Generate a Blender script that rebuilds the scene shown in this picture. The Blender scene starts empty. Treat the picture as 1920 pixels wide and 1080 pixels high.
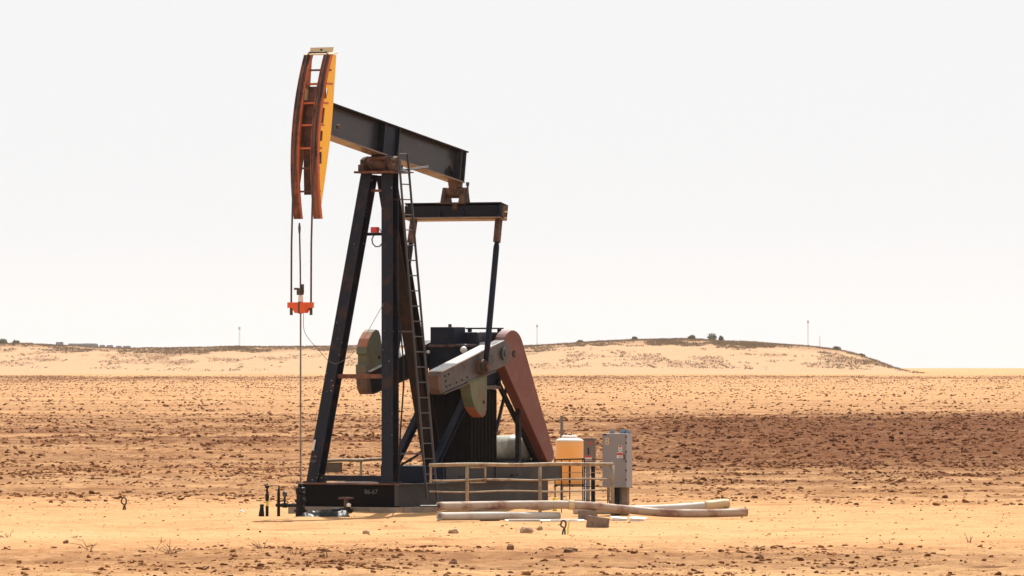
import bpy, bmesh, math, random
import numpy as np
from mathutils import Vector, Matrix

R = math.radians
sc = bpy.context.scene
C = sc.collection
random.seed(7)

# ------------------------------------------------------------------ camera
CAM_H = 3.07
cam = bpy.data.cameras.new("camera")
cam.sensor_width = 36.0
cam.lens = 267.2
cam.clip_start = 1.0
cam.clip_end = 40000.0
cam_ob = bpy.data.objects.new("camera", cam)
C.objects.link(cam_ob)
cam_ob.location = (0, 0, CAM_H)
cam_ob.rotation_euler = (R(90 + 0.531), 0, 0)
sc.camera = cam_ob

# ------------------------------------------------------------------ sky, sun, exposure
SUN_EL, SUN_AZ = 57.0, 7.0          # azimuth from +Y towards +X
world = bpy.data.worlds.new("World")
sc.world = world
world.use_nodes = True
wn = world.node_tree
wn.nodes.clear()
sky = wn.nodes.new("ShaderNodeTexSky")
sky.sky_type = 'NISHITA'
sky.sun_disc = False
sky.sun_elevation = R(SUN_EL)
sky.sun_rotation = R(SUN_AZ)
sky.altitude = 900
sky.air_density = 0.7
sky.dust_density = 0.6
sky.ozone_density = 1.0
hsv = wn.nodes.new("ShaderNodeHueSaturation")
hsv.inputs['Saturation'].default_value = 0.25
bg = wn.nodes.new("ShaderNodeBackground")
bg.inputs[1].default_value = 0.10
wo = wn.nodes.new("ShaderNodeOutputWorld")
wn.links.new(sky.outputs[0], hsv.inputs['Color'])
veil = wn.nodes.new("ShaderNodeMix")          # bright, even dust veil over the whole sky
veil.data_type = 'RGBA'
veil.inputs[0].default_value = 0.92
veil.inputs[7].default_value = (5.22, 5.23, 5.27, 1)
wn.links.new(hsv.outputs[0], veil.inputs[6])
wn.links.new(veil.outputs[2], bg.inputs[0])
wn.links.new(bg.outputs[0], wo.inputs[0])

sun = bpy.data.lights.new("sun", 'SUN')
sun.energy = 4.5
sun.angle = R(0.55)
sun.color = (1.0, 0.95, 0.88)
sun_ob = bpy.data.objects.new("sun", sun)
C.objects.link(sun_ob)
sd = Vector((math.sin(R(SUN_AZ)) * math.cos(R(SUN_EL)), math.cos(R(SUN_AZ)) * math.cos(R(SUN_EL)), math.sin(R(SUN_EL))))
sun_ob.rotation_euler = sd.to_track_quat('Z', 'Y').to_euler()
sun_ob.location = (30, 120, 60)

sc.view_settings.view_transform = 'Standard'
sc.view_settings.look = 'None'
sc.view_settings.gamma = 1.0
sc.view_settings.exposure = 0.73
sc.render.engine = 'CYCLES'
sc.cycles.use_denoising = True
sc.cycles.max_bounces = 8
sc.cycles.volume_bounces = 1


# ------------------------------------------------------------------ materials
def new_mat(name):
    m = bpy.data.materials.new(name)
    m.use_nodes = True
    nt = m.node_tree
    nt.nodes.clear()
    out = nt.nodes.new("ShaderNodeOutputMaterial")
    b = nt.nodes.new("ShaderNodeBsdfPrincipled")
    nt.links.new(b.outputs[0], out.inputs[0])
    return m, nt, b


def noise(nt, vec, scale, detail=4.0, rough=0.55):
    n = nt.nodes.new("ShaderNodeTexNoise")
    n.inputs['Scale'].default_value = scale
    n.inputs['Detail'].default_value = detail
    n.inputs['Roughness'].default_value = rough
    if vec is not None:
        nt.links.new(vec, n.inputs['Vector'])
    return n.outputs[0]


def ramp(nt, fac, p0, p1, c0=(0, 0, 0, 1), c1=(1, 1, 1, 1)):
    r = nt.nodes.new("ShaderNodeValToRGB")
    r.color_ramp.elements[0].position = p0
    r.color_ramp.elements[1].position = p1
    r.color_ramp.elements[0].color = c0
    r.color_ramp.elements[1].color = c1
    nt.links.new(fac, r.inputs[0])
    return r.outputs[0]


def mixc(nt, fac, a, b):
    m = nt.nodes.new("ShaderNodeMix")
    m.data_type = 'RGBA'
    for sock, val in ((m.inputs[0], fac), (m.inputs[6], a), (m.inputs[7], b)):
        if hasattr(val, 'node'):
            nt.links.new(val, sock)
        elif isinstance(val, (int, float)):
            sock.default_value = val
        else:
            sock.default_value = (*val[:3], 1)
    return m.outputs[2]


def coords(nt, scale=(1, 1, 1)):
    t = nt.nodes.new("ShaderNodeTexCoord")
    mp = nt.nodes.new("ShaderNodeMapping")
    mp.inputs['Scale'].default_value = scale
    nt.links.new(t.outputs['Object'], mp.inputs[0])
    return mp.outputs[0]


def paint(name, base, worn, amount=0.45, rough=0.4, scale=2.5, streak=True, speck=None, metallic=0.0, fade=None, bump=0.15, spec=0.5):
    """weathered paint: base colour, a second colour showing through in patches and runs, optional light chips"""
    m, nt, b = new_mat(name)
    v = coords(nt)
    n1 = noise(nt, v, scale, 6, 0.65)
    f1 = ramp(nt, n1, 0.72 - amount * 0.5, 0.86 - amount * 0.5)
    tone = ramp(nt, noise(nt, v, 0.8, 3), 0.3, 0.7)
    base2 = fade if fade else tuple(c * 0.72 for c in base)
    col = mixc(nt, tone, base, base2)
    col = mixc(nt, f1, col, worn)
    if streak:
        vs = coords(nt, (9, 9, 0.7))
        f2 = ramp(nt, noise(nt, vs, 1.6, 4), 0.60, 0.78)
        sm = nt.nodes.new("ShaderNodeMath"); sm.operation = 'MULTIPLY'; sm.inputs[1].default_value = 0.5
        nt.links.new(f2, sm.inputs[0])
        col = mixc(nt, sm.outputs[0], col, worn)
    if speck:
        vo = nt.nodes.new("ShaderNodeTexVoronoi"); vo.inputs['Scale'].default_value = 9.0
        nt.links.new(v, vo.inputs['Vector'])
        f3 = ramp(nt, vo.outputs['Distance'], 0.10, 0.17, (1, 1, 1, 1), (0, 0, 0, 1))
        g = ramp(nt, noise(nt, v, 0.9, 2), 0.50, 0.62)
        mm = nt.nodes.new("ShaderNodeMath"); mm.operation = 'MULTIPLY'
        nt.links.new(f3, mm.inputs[0]); nt.links.new(g, mm.inputs[1])
        col = mixc(nt, mm.outputs[0], col, speck)
    nt.links.new(col, b.inputs['Base Color'])
    rr = ramp(nt, n1, 0.3, 0.75, (rough * 0.8,) * 3 + (1,), (min(1, rough * 1.5),) * 3 + (1,))
    nt.links.new(rr, b.inputs['Roughness'])
    b.inputs['Metallic'].default_value = metallic
    b.inputs['Specular IOR Level'].default_value = spec
    if bump:
        bp = nt.nodes.new("ShaderNodeBump"); bp.inputs['Strength'].default_value = bump; bp.inputs['Distance'].default_value = 0.01
        nt.links.new(noise(nt, v, 14, 5), bp.inputs['Height'])
        nt.links.new(bp.outputs[0], b.inputs['Normal'])
    return m


M = {}
M['black'] = paint('black_paint', (0.009, 0.012, 0.022), (0.035, 0.020, 0.017), 0.42, 0.45, speck=(0.30, 0.24, 0.21), spec=0.18)
M['skid'] = paint('skid_paint', (0.004, 0.004, 0.005), (0.009, 0.007, 0.006), 0.5, 0.65, spec=0.06)
M['blue_black'] = paint('blue_black_paint', (0.006, 0.011, 0.026), (0.014, 0.014, 0.018), 0.4, 0.38, spec=0.15)
M['grey_steel'] = paint('dusty_grey_paint', (0.024, 0.027, 0.040), (0.042, 0.036, 0.036), 0.4, 0.30, bump=0.03, spec=0.4)
M['tan_flange'] = paint('bottom_flange_tan', (0.19, 0.125, 0.085), (0.11, 0.07, 0.05), 0.4, 0.28, bump=0.03, streak=False)  # tan tone for the bottom flanges of beam and equalizer
M['crank_top_glint'] = paint('pale_glint_flange', (0.60, 0.58, 0.56), (0.25, 0.20, 0.17), 0.30, 0.25, streak=False)  # white sun glint on the crank tops painted in as a pale base colour
M['base_grey'] = paint('sub_base_grey', (0.020, 0.019, 0.022), (0.034, 0.028, 0.026), 0.45, 0.5, spec=0.3)
M['yellow'] = paint('yellow_paint', (0.93, 0.50, 0.025), (0.66, 0.27, 0.025), 0.24, 0.4, fade=(0.92, 0.47, 0.02))
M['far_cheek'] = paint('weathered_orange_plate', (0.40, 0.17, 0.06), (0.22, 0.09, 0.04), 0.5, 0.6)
M['track'] = paint('track_rust', (0.20, 0.058, 0.034), (0.075, 0.024, 0.018), 0.55, 0.6, fade=(0.26, 0.085, 0.045))
M['orange_rust'] = paint('orange_rust', (0.56, 0.13, 0.04), (0.26, 0.07, 0.03), 0.42, 0.6)
M['head_inside'] = paint('head_inside_rust', (0.14, 0.05, 0.028), (0.05, 0.02, 0.015), 0.5, 0.7)
M['rust'] = paint('bearing_rust', (0.12, 0.052, 0.028), (0.035, 0.018, 0.012), 0.55, 0.65, scale=6)
M['rust_plate'] = paint('rust_plate', (0.20, 0.075, 0.04), (0.10, 0.035, 0.02), 0.5, 0.65)
M['leg_brown'] = paint('brown_black_paint', (0.011, 0.009, 0.010), (0.028, 0.014, 0.011), 0.5, 0.5, spec=0.15)
M['guard'] = paint('oxide_red_paint', (0.140, 0.046, 0.038), (0.165, 0.065, 0.052), 0.35, 0.55, bump=0.05, fade=(0.125, 0.040, 0.034))
M['green'] = paint('green_paint', (0.095, 0.112, 0.066), (0.14, 0.07, 0.038), 0.42, 0.55, scale=4)
M['cw_rim'] = paint('counterweight_rim', (0.34, 0.105, 0.04), (0.11, 0.12, 0.07), 0.46, 0.6, scale=4)
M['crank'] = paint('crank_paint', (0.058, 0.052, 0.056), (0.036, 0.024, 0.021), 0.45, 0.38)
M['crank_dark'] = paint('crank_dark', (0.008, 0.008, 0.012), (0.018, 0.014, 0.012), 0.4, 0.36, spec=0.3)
M['crank_end'] = paint('crank_end_brown', (0.11, 0.06, 0.04), (0.05, 0.03, 0.025), 0.5, 0.6)
M['orange'] = paint('orange_paint', (0.75, 0.10, 0.015), (0.45, 0.07, 0.02), 0.3, 0.5)
M['red'] = paint('red_plastic', (0.60, 0.035, 0.03), (0.45, 0.05, 0.04), 0.3, 0.45, streak=False)
M['cable'] = paint('greasy_cable', (0.045, 0.035, 0.030), (0.10, 0.065, 0.045), 0.5, 0.6, scale=20, streak=False)
M['rod'] = paint('rod_steel', (0.22, 0.19, 0.16), (0.12, 0.08, 0.06), 0.5, 0.35, metallic=0.6, streak=False)
M['ladder'] = paint('ladder_grey', (0.055, 0.052, 0.056), (0.07, 0.042, 0.032), 0.4, 0.45, streak=False)
M['tan_rail'] = paint('tan_pipe_paint', (0.34, 0.25, 0.15), (0.19, 0.11, 0.06), 0.45, 0.6, scale=5, streak=False)
M['cabinet'] = paint('cabinet_grey', (0.24, 0.225, 0.235), (0.21, 0.19, 0.19), 0.4, 0.45, streak=False, bump=0.02)
M['cabinet_side_lit'] = paint('cabinet_lit_grey', (0.30, 0.29, 0.31), (0.26, 0.25, 0.26), 0.4, 0.45, streak=False, bump=0.02)  # lighter copy of the cabinet grey, extra skylight on the side painted in
M['box_grey'] = paint('box_grey_brown', (0.17, 0.145, 0.13), (0.12, 0.09, 0.08), 0.4, 0.5)
M['conduit'] = paint('conduit_blue_grey', (0.14, 0.19, 0.25), (0.10, 0.10, 0.11), 0.4, 0.4)
M['tank_lid'] = paint('tank_lid_white', (0.80, 0.74, 0.66), (0.66, 0.52, 0.36), 0.35, 0.5, streak=False)
M['pvc'] = paint('white_pvc', (0.78, 0.76, 0.73), (0.58, 0.48, 0.36), 0.35, 0.5, streak=False)
M['motor'] = paint('motor_pale_green', (0.36, 0.37, 0.31), (0.22, 0.17, 0.12), 0.4, 0.5)
M['white_dot'] = paint('white_bulb', (0.80, 0.77, 0.70), (0.6, 0.55, 0.45), 0.3, 0.4, streak=False)
M['yellow_plain'] = paint('yellow_marker', (0.75, 0.62, 0.05), (0.45, 0.36, 0.05), 0.3, 0.5, streak=False)
M['pipe'] = paint('weathered_pipe', (0.38, 0.30, 0.235), (0.19, 0.085, 0.055), 0.46, 0.65, scale=1.9, streak=False, fade=(0.32, 0.22, 0.155))
M['pipe_grey'] = paint('weathered_grey_pipe', (0.46, 0.41, 0.36), (0.30, 0.20, 0.14), 0.35, 0.6, scale=1.6, streak=False)
M['collar'] = paint('collar_tan', (0.62, 0.46, 0.26), (0.42, 0.28, 0.14), 0.3, 0.6, streak=False)
M['concrete'] = paint('concrete', (0.30, 0.24, 0.19), (0.20, 0.14, 0.10), 0.5, 0.9, scale=5, bump=0.4, spec=0.2)
M['block'] = paint('cinder_block', (0.25, 0.185, 0.14), (0.16, 0.11, 0.08), 0.5, 0.95, scale=9, bump=0.6, spec=0.2)
M['plastic'] = paint('black_plastic', (0.004, 0.004, 0.0045), (0.008, 0.007, 0.006), 0.3, 0.42, scale=6, streak=False, spec=0.2)
M['text_white'] = paint('chalk_white', (0.13, 0.12, 0.115), (0.04, 0.037, 0.035), 0.55, 0.8, streak=False)
M['label_white'] = paint('label_white', (0.66, 0.62, 0.60), (0.5, 0.45, 0.42), 0.3, 0.6, streak=False)
M['label_red'] = paint('label_red', (0.50, 0.05, 0.06), (0.55, 0.2, 0.18), 0.3, 0.6, streak=False)
M['wood'] = paint('weathered_wood', (0.24, 0.17, 0.11), (0.13, 0.09, 0.06), 0.5, 0.85, scale=5)
M['mast'] = paint('galvanised_mast', (0.30, 0.30, 0.31), (0.22, 0.22, 0.22), 0.3, 0.5, streak=False)
M['bale'] = paint('weathered_bale', (0.45, 0.43, 0.43), (0.30, 0.28, 0.28), 0.5, 0.95, scale=3, streak=False)
M['stone'] = paint('pale_stone', (0.40, 0.26, 0.155), (0.28, 0.17, 0.10), 0.5, 0.95, scale=12, streak=False, bump=0.5, spec=0.2)
M['dark_clod'] = paint('dark_clod', (0.17, 0.085, 0.045), (0.26, 0.15, 0.08), 0.45, 1.0, scale=12, streak=False, bump=0.5, spec=0.1)
M['twig'] = paint('dry_twig', (0.22, 0.13, 0.07), (0.12, 0.07, 0.04), 0.4, 0.9, streak=False)

# poly tank: translucent orange plastic
mt, nt, b = new_mat('orange_poly')
v = coords(nt)
col = mixc(nt, ramp(nt, noise(nt, v, 2.0, 3), 0.35, 0.7), (0.90, 0.57, 0.22), (0.86, 0.64, 0.40))
nt.links.new(col, b.inputs['Base Color'])
b.inputs['Roughness'].default_value = 0.45
tr = nt.nodes.new("ShaderNodeBsdfTranslucent")
nt.links.new(col, tr.inputs[0])
ms = nt.nodes.new("ShaderNodeMixShader"); ms.inputs[0].default_value = 0.6
outn = [n for n in nt.nodes if n.type == 'OUTPUT_MATERIAL'][0]
nt.links.new(b.outputs[0], ms.inputs[1]); nt.links.new(tr.outputs[0], ms.inputs[2]); nt.links.new(ms.outputs[0], outn.inputs[0])
M['tank'] = mt


def soil_material(name, use_mask, pale=None):
    m, nt, b = new_mat(name)
    g = nt.nodes.new("ShaderNodeNewGeometry")
    P = g.outputs['Position']
    fine = noise(nt, P, 5.0, 6, 0.7)
    mid = noise(nt, P, 0.9, 5, 0.6)
    big = noise(nt, P, 0.07, 3, 0.5)
    sand = mixc(nt, ramp(nt, mid, 0.35, 0.65), (0.460, 0.260, 0.120), (0.390, 0.200, 0.082))
    sand = mixc(nt, ramp(nt, big, 0.4, 0.65), sand, (0.48, 0.284, 0.134))
    sand = mixc(nt, ramp(nt, noise(nt, P, 2.6, 7, 0.75), 0.56, 0.74), sand, (0.27, 0.135, 0.056))
    brown = mixc(nt, ramp(nt, fine, 0.35, 0.65), (0.070, 0.0230, 0.0072), (0.145, 0.053, 0.0170))
    if pale:
        sand = mixc(nt, 0.75, sand, pale)
    if use_mask:
        at = nt.nodes.new("ShaderNodeAttribute"); at.attribute_name = "soil"
        sep = nt.nodes.new("ShaderNodeSeparateColor")
        nt.links.new(at.outputs['Color'], sep.inputs[0])
        mk = sep.outputs[0]
        a1 = nt.nodes.new("ShaderNodeMath"); a1.operation = 'MULTIPLY_ADD'
        nt.links.new(mid, a1.inputs[0]); a1.inputs[1].default_value = 1.1; a1.inputs[2].default_value = -0.55
        a2 = nt.nodes.new("ShaderNodeMath"); a2.operation = 'MULTIPLY_ADD'
        nt.links.new(fine, a2.inputs[0]); a2.inputs[1].default_value = 1.3; a2.inputs[2].default_value = -0.65
        s1 = nt.nodes.new("ShaderNodeMath"); s1.operation = 'ADD'
        nt.links.new(a1.outputs[0], s1.inputs[0]); nt.links.new(a2.outputs[0], s1.inputs[1])
        amp = ramp(nt, mk, 0.0, 0.25, (0.15,) * 3 + (1,), (1, 1, 1, 1))
        s2 = nt.nodes.new("ShaderNodeMath"); s2.operation = 'MULTIPLY'
        nt.links.new(s1.outputs[0], s2.inputs[0]); nt.links.new(amp, s2.inputs[1])
        s3 = nt.nodes.new("ShaderNodeMath"); s3.operation = 'ADD'; s3.use_clamp = True
        nt.links.new(s2.outputs[0], s3.inputs[0]); nt.links.new(mk, s3.inputs[1])
        col = mixc(nt, s3.outputs[0], sand, brown)
    else:
        isl = ramp(nt, g.outputs['Random Per Island'], 0.0, 1.0)
        brown = mixc(nt, isl, (0.072, 0.0235, 0.0072), (0.25, 0.100, 0.034))
        col = mixc(nt, ramp(nt, fine, 0.50, 0.75), brown, (0.30, 0.138, 0.050))
        at = nt.nodes.new("ShaderNodeAttribute"); at.attribute_name = "soil"
        dark = mixc(nt, isl, (0.062, 0.0200, 0.0062), (0.180, 0.066, 0.0205))
        col = mixc(nt, ramp(nt, at.outputs['Fac'], 0.58, 0.92), col, dark)
    nt.links.new(col, b.inputs['Base Color'])
    b.inputs['Roughness'].default_value = 1.0
    b.inputs['Specular IOR Level'].default_value = 0.1
    bp = nt.nodes.new("ShaderNodeBump"); bp.inputs['Strength'].default_value = 0.7; bp.inputs['Distance'].default_value = 0.04
    nt.links.new(noise(nt, P, 7.0, 6, 0.7), bp.inputs['Height'])
    nt.links.new(bp.outputs[0], b.inputs['Normal'])
    return m


M['soil'] = soil_material('sandy_soil', True)
M['pale_soil'] = soil_material('pale_sandy_soil', True, (0.40, 0.265, 0.16))
M['clod'] = soil_material('clod_soil', False)

m, nt, b = new_mat('dry_scrub')
g = nt.nodes.new("ShaderNodeNewGeometry")
col = mixc(nt, ramp(nt, noise(nt, g.outputs['Position'], 0.25, 4), 0.35, 0.65), (0.22, 0.165, 0.10), (0.34, 0.235, 0.135))
nt.links.new(col, b.inputs['Base Color']); b.inputs['Roughness'].default_value = 1.0; b.inputs['Specular IOR Level'].default_value = 0.1
M['scrub'] = m
m, nt, b = new_mat('shrub_leaf')
g = nt.nodes.new("ShaderNodeNewGeometry")
col = mixc(nt, ramp(nt, noise(nt, g.outputs['Position'], 1.2, 3), 0.35, 0.65), (0.12, 0.125, 0.065), (0.19, 0.165, 0.09))
nt.links.new(col, b.inputs['Base Color']); b.inputs['Roughness'].default_value = 0.9
M['shrub'] = m


# ------------------------------------------------------------------ mesh helpers
class MB:
    """collects simple solids and links them as one mesh object"""

    def __init__(self):
        self.v, self.f = [], []

    def add(self, vs, fs):
        o = len(self.v)
        self.v += [tuple(p) for p in vs]
        self.f += [tuple(i + o for i in f) for f in fs]
        return self

    def box(self, x0, x1, y0, y1, z0, z1):
        vs = [(x, y, z) for z in (z0, z1) for y in (y0, y1) for x in (x0, x1)]
        return self.add(vs, [(0, 2, 3, 1), (4, 5, 7, 6), (0, 1, 5, 4), (2, 6, 7, 3), (0, 4, 6, 2), (1, 3, 7, 5)])

    def frame(self, p, q, side):
        d = (Vector(q) - Vector(p)).normalized()
        s = Vector(side)
        s = (s - d * s.dot(d)).normalized()
        return d, s, d.cross(s)

    def bar(self, p, q, a, b, side=(0, 1, 0)):
        """rectangular bar; a = width along 'side', b = the other width"""
        d, s, t = self.frame(p, q, side)
        p, q = Vector(p), Vector(q)
        vs = []
        for e in (p, q):
            for i, j in ((-1, -1), (1, -1), (1, 1), (-1, 1)):
                vs.append(e + s * (i * a / 2) + t * (j * b / 2))
        return self.add(vs, [(3, 2, 1, 0), (4, 5, 6, 7), (0, 1, 5, 4), (1, 2, 6, 5), (2, 3, 7, 6), (3, 0, 4, 7)])

    def hbeam(self, p, q, w, h, tf, tw, side=(0, 1, 0)):
        """H section: flanges of width w (along side), depth h"""
        d, s, t = self.frame(p, q, side)
        p, q = Vector(p), Vector(q)
        o = [(-w / 2, -h / 2), (w / 2, -h / 2), (w / 2, -h / 2 + tf), (tw / 2, -h / 2 + tf), (tw / 2, h / 2 - tf), (w / 2, h / 2 - tf),
             (w / 2, h / 2), (-w / 2, h / 2), (-w / 2, h / 2 - tf), (-tw / 2, h / 2 - tf), (-tw / 2, -h / 2 + tf), (-w / 2, -h / 2 + tf)]
        n = len(o)
        vs = [e + s * a + t * b for e in (p, q) for a, b in o]
        fs = [(i, (i + 1) % n, n + (i + 1) % n, n + i) for i in range(n)]
        for k in (0, n):
            for c in ((0, 1, 2, 11), (10, 3, 4, 9), (8, 5, 6, 7)):
                fs.append(tuple(k + i for i in (c if k else c[::-1])))
        return self.add(vs, fs)

    def prism(self, poly, y0, y1):
        """polygon in (x, z) extruded along y"""
        n = len(poly)
        vs = [(x, y0, z) for x, z in poly] + [(x, y1, z) for x, z in poly]
        fs = [tuple(range(n)), tuple(range(2 * n - 1, n - 1, -1))]
        fs += [(i, n + i, n + (i + 1) % n, (i + 1) % n) for i in range(n)]
        return self.add(vs, fs)

    def tube(self, pts, r, n=8, closed_ends=True):
        pts = [Vector(p) for p in pts]
        k = len(pts)
        rr = r if isinstance(r, (list, tuple)) else [r] * k
        t0 = (pts[1] - pts[0]).normalized()
        up = Vector((0, 0, 1)) if abs(t0.z) < 0.9 else Vector((1, 0, 0))
        s = (up - t0 * up.dot(t0)).normalized()
        vs = []
        for i, p in enumerate(pts):
            t = (pts[min(i + 1, k - 1)] - pts[max(i - 1, 0)]).normalized()
            s = (s - t * s.dot(t)).normalized()
            q = t.cross(s)
            for j in range(n):
                a = 2 * math.pi * j / n
                vs.append(p + (s * math.cos(a) + q * math.sin(a)) * rr[i])
        fs = [(i * n + j, i * n + (j + 1) % n, (i + 1) * n + (j + 1) % n, (i + 1) * n + j) for i in range(k - 1) for j in range(n)]
        if closed_ends:
            fs += [tuple(range(n - 1, -1, -1)), tuple(range((k - 1) * n, k * n))]
        return self.add(vs, fs)

    def hollow(self, pts, r, rin, n=14):
        """open-ended pipe with wall thickness, its first end showing the bore"""
        self.tube(pts, r, n, False)
        o = len(self.v)
        p0, p1 = Vector(pts[0]), Vector(pts[1])
        d = (p1 - p0).normalized()
        self.tube([p0, p0 + d * 0.25], rin, n, False)
        a = o - len(pts) * n
        self.f += [(a + (j + 1) % n, a + j, o + j, o + (j + 1) % n) for j in range(n)]
        self.f.append(tuple(o + n + j for j in range(n)))
        e = o - n
        self.f.append(tuple(e + j for j in range(n)))
        return self

    def lathe(self, prof, axis_p, axis_d, n=20):
        """profile of (distance along axis, radius)"""
        pts = [Vector(axis_p) + Vector(axis_d).normalized() * a for a, r in prof]
        d = Vector(axis_d).normalized()
        up = Vector((0, 0, 1)) if abs(d.z) < 0.9 else Vector((1, 0, 0))
        s = (up - d * up.dot(d)).normalized(); q = d.cross(s)
        vs = []
        for p, (a, r) in zip(pts, prof):
            for j in range(n):
                t = 2 * math.pi * j / n
                vs.append(p + (s * math.cos(t) + q * math.sin(t)) * r)
        k = len(prof)
        fs = [(i * n + j, i * n + (j + 1) % n, (i + 1) * n + (j + 1) % n, (i + 1) * n + j) for i in range(k - 1) for j in range(n)]
        fs += [tuple(range(n - 1, -1, -1)), tuple(range((k - 1) * n, k * n))]
        return self.add(vs, fs)

    def build(self, name, mat, parent=None, smooth=False, bevel=0.0):
        me = bpy.data.meshes.new(name)
        me.from_pydata(self.v, [], self.f)
        me.validate()
        bm = bmesh.new(); bm.from_mesh(me)
        bmesh.ops.recalc_face_normals(bm, faces=bm.faces)
        bm.to_mesh(me); bm.free()
        me.materials.append(M[mat] if isinstance(mat, str) else mat)
        if smooth:
            me.polygons.foreach_set('use_smooth', [len(p.vertices) == 4 for p in me.polygons])
        o = bpy.data.objects.new(name, me)
        C.objects.link(o)
        if parent:
            o.parent = parent
        if bevel:
            bv = o.modifiers.new('bevel', 'BEVEL'); bv.width = bevel; bv.segments = 2; bv.limit_method = 'ANGLE'
        return o


def curve_pts(pts, n=8):
    """smooth polyline through points (Catmull-Rom)"""
    P_ = [Vector(p) for p in pts]
    P_ = [2 * P_[0] - P_[1]] + P_ + [2 * P_[-1] - P_[-2]]
    out = []
    for i in range(1, len(P_) - 2):
        for k in range(n):
            t = k / n
            a_, b__, c_, d_ = P_[i - 1:i + 3]
            out.append(0.5 * ((2 * b__) + (c_ - a_) * t + (2 * a_ - 5 * b__ + 4 * c_ - d_) * t * t + (3 * b__ - a_ - 3 * c_ + d_) * t ** 3))
    out.append(P_[-2])
    return out


def tag(o, label, cat, group=None):
    o['label'] = label; o['category'] = cat
    if group:
        o['group'] = group
    return o


def thing(name, label, cat, loc=(0, 0, 0), rz=0.0, group=None):
    o = bpy.data.objects.new(name, None)
    C.objects.link(o)
    o.location = loc; o.rotation_euler = (0, 0, rz)
    o.empty_display_size = 0.2
    return tag(o, label, cat, group)


def lettering(text, size, mat, parent, loc, rot, name='lettering'):
    cu = bpy.data.curves.new(name, 'FONT'); cu.body = text; cu.size = size; cu.extrude = 0.001
    tmp = bpy.data.objects.new('tmp_text', cu); C.objects.link(tmp)
    me = bpy.data.meshes.new_from_object(tmp.evaluated_get(bpy.context.evaluated_depsgraph_get()))
    bpy.data.objects.remove(tmp); bpy.data.curves.remove(cu)
    me.name = name
    me.materials.clear(); me.materials.append(M[mat])
    o = bpy.data.objects.new(name, me); C.objects.link(o)
    o.parent = parent; o.location = loc; o.rotation_euler = rot
    return o


# ------------------------------------------------------------------ terrain
def vnoise(x, y, seed=0):
    xi = np.floor(x).astype(np.int64); yi = np.floor(y).astype(np.int64)
    fx = x - xi; fy = y - yi
    fx = fx * fx * (3 - 2 * fx); fy = fy * fy * (3 - 2 * fy)

    def h(a, b):
        n = (a * 374761393 + b * 668265263 + seed * 1442695041) & 0x7fffffff
        n = ((n ^ (n >> 13)) * 1274126177) & 0x7fffffff
        n = n ^ (n >> 16)
        return (n & 0xffff) / 65535.0
    a = h(xi, yi); b_ = h(xi + 1, yi); c = h(xi, yi + 1); d = h(xi + 1, yi + 1)
    return (a * (1 - fx) + b_ * fx) * (1 - fy) + (c * (1 - fx) + d * fx) * fy - 0.5


def smooth(a, b, x):
    t = np.clip((x - a) / (b - a), 0, 1)
    return t * t * (3 - 2 * t)


# how much of the soil is freshly turned brown earth, by distance north of the road camera
DIST = np.array([0, 60, 95, 108, 116, 122, 128, 150, 157, 166, 176, 192, 210, 230, 260, 300, 345, 380, 400, 430, 520, 640, 850, 1090, 1180, 1290, 1350, 1600, 2400.])
TIL_L = np.array([.3, .40, .46, .46, .38, .14, .0, .0, .06, .32, .44, .49, .53, .59, .66, .69, .64, .55, .49, .43, .32, .25, .25, .40, .52, .55, .15, .04, .04])
TIL_R = np.array([.3, .40, .46, .46, .40, .14, .0, .0, .06, .32, .48, .62, .80, .94, 1., 1., 1., .97, .66, .50, .32, .20, .18, .20, .24, .55, .20, .04, .04])


def tilled(x, y):
    yy = y + 14 * vnoise(x / 30, y / 40, 5) * np.clip(y / 300, 0.15, 2) + 5 * vnoise(x / 6, y / 9, 6) * np.clip(y / 300, 0.1, 2)
    yy = yy + 220 * smooth(500, 1000, y) * (vnoise(x / 22, y / 300, 7) + 0.6 * vnoise(x / 6, y / 120, 17))
    l = np.interp(yy, DIST, TIL_L); r = np.interp(yy, DIST, TIL_R)
    k = smooth(0.002, 0.030, x / np.maximum(y, 60) + 0.006 * vnoise(x / 8, y / 20, 8))
    st = np.clip(vnoise(x / 5, y / 0.8, 81) + 0.8 * vnoise(x / 1.1, y / 0.45, 82) - 0.12, 0, 1) * 0.42 * (y < 200)
    b_ = l * (1 - k) + r * k
    rows = 1 + 0.9 * vnoise(x / 28, y / 4.5, 83) + 0.6 * vnoise(x / 9, y / 1.7, 84)
    return np.clip(b_ * np.where(b_ > 0.75, 1, rows) + st, 0, 1)


PX, PY, TH = -2.60, 150.0, R(-120)     # where the pump stands and which way it faces


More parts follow.
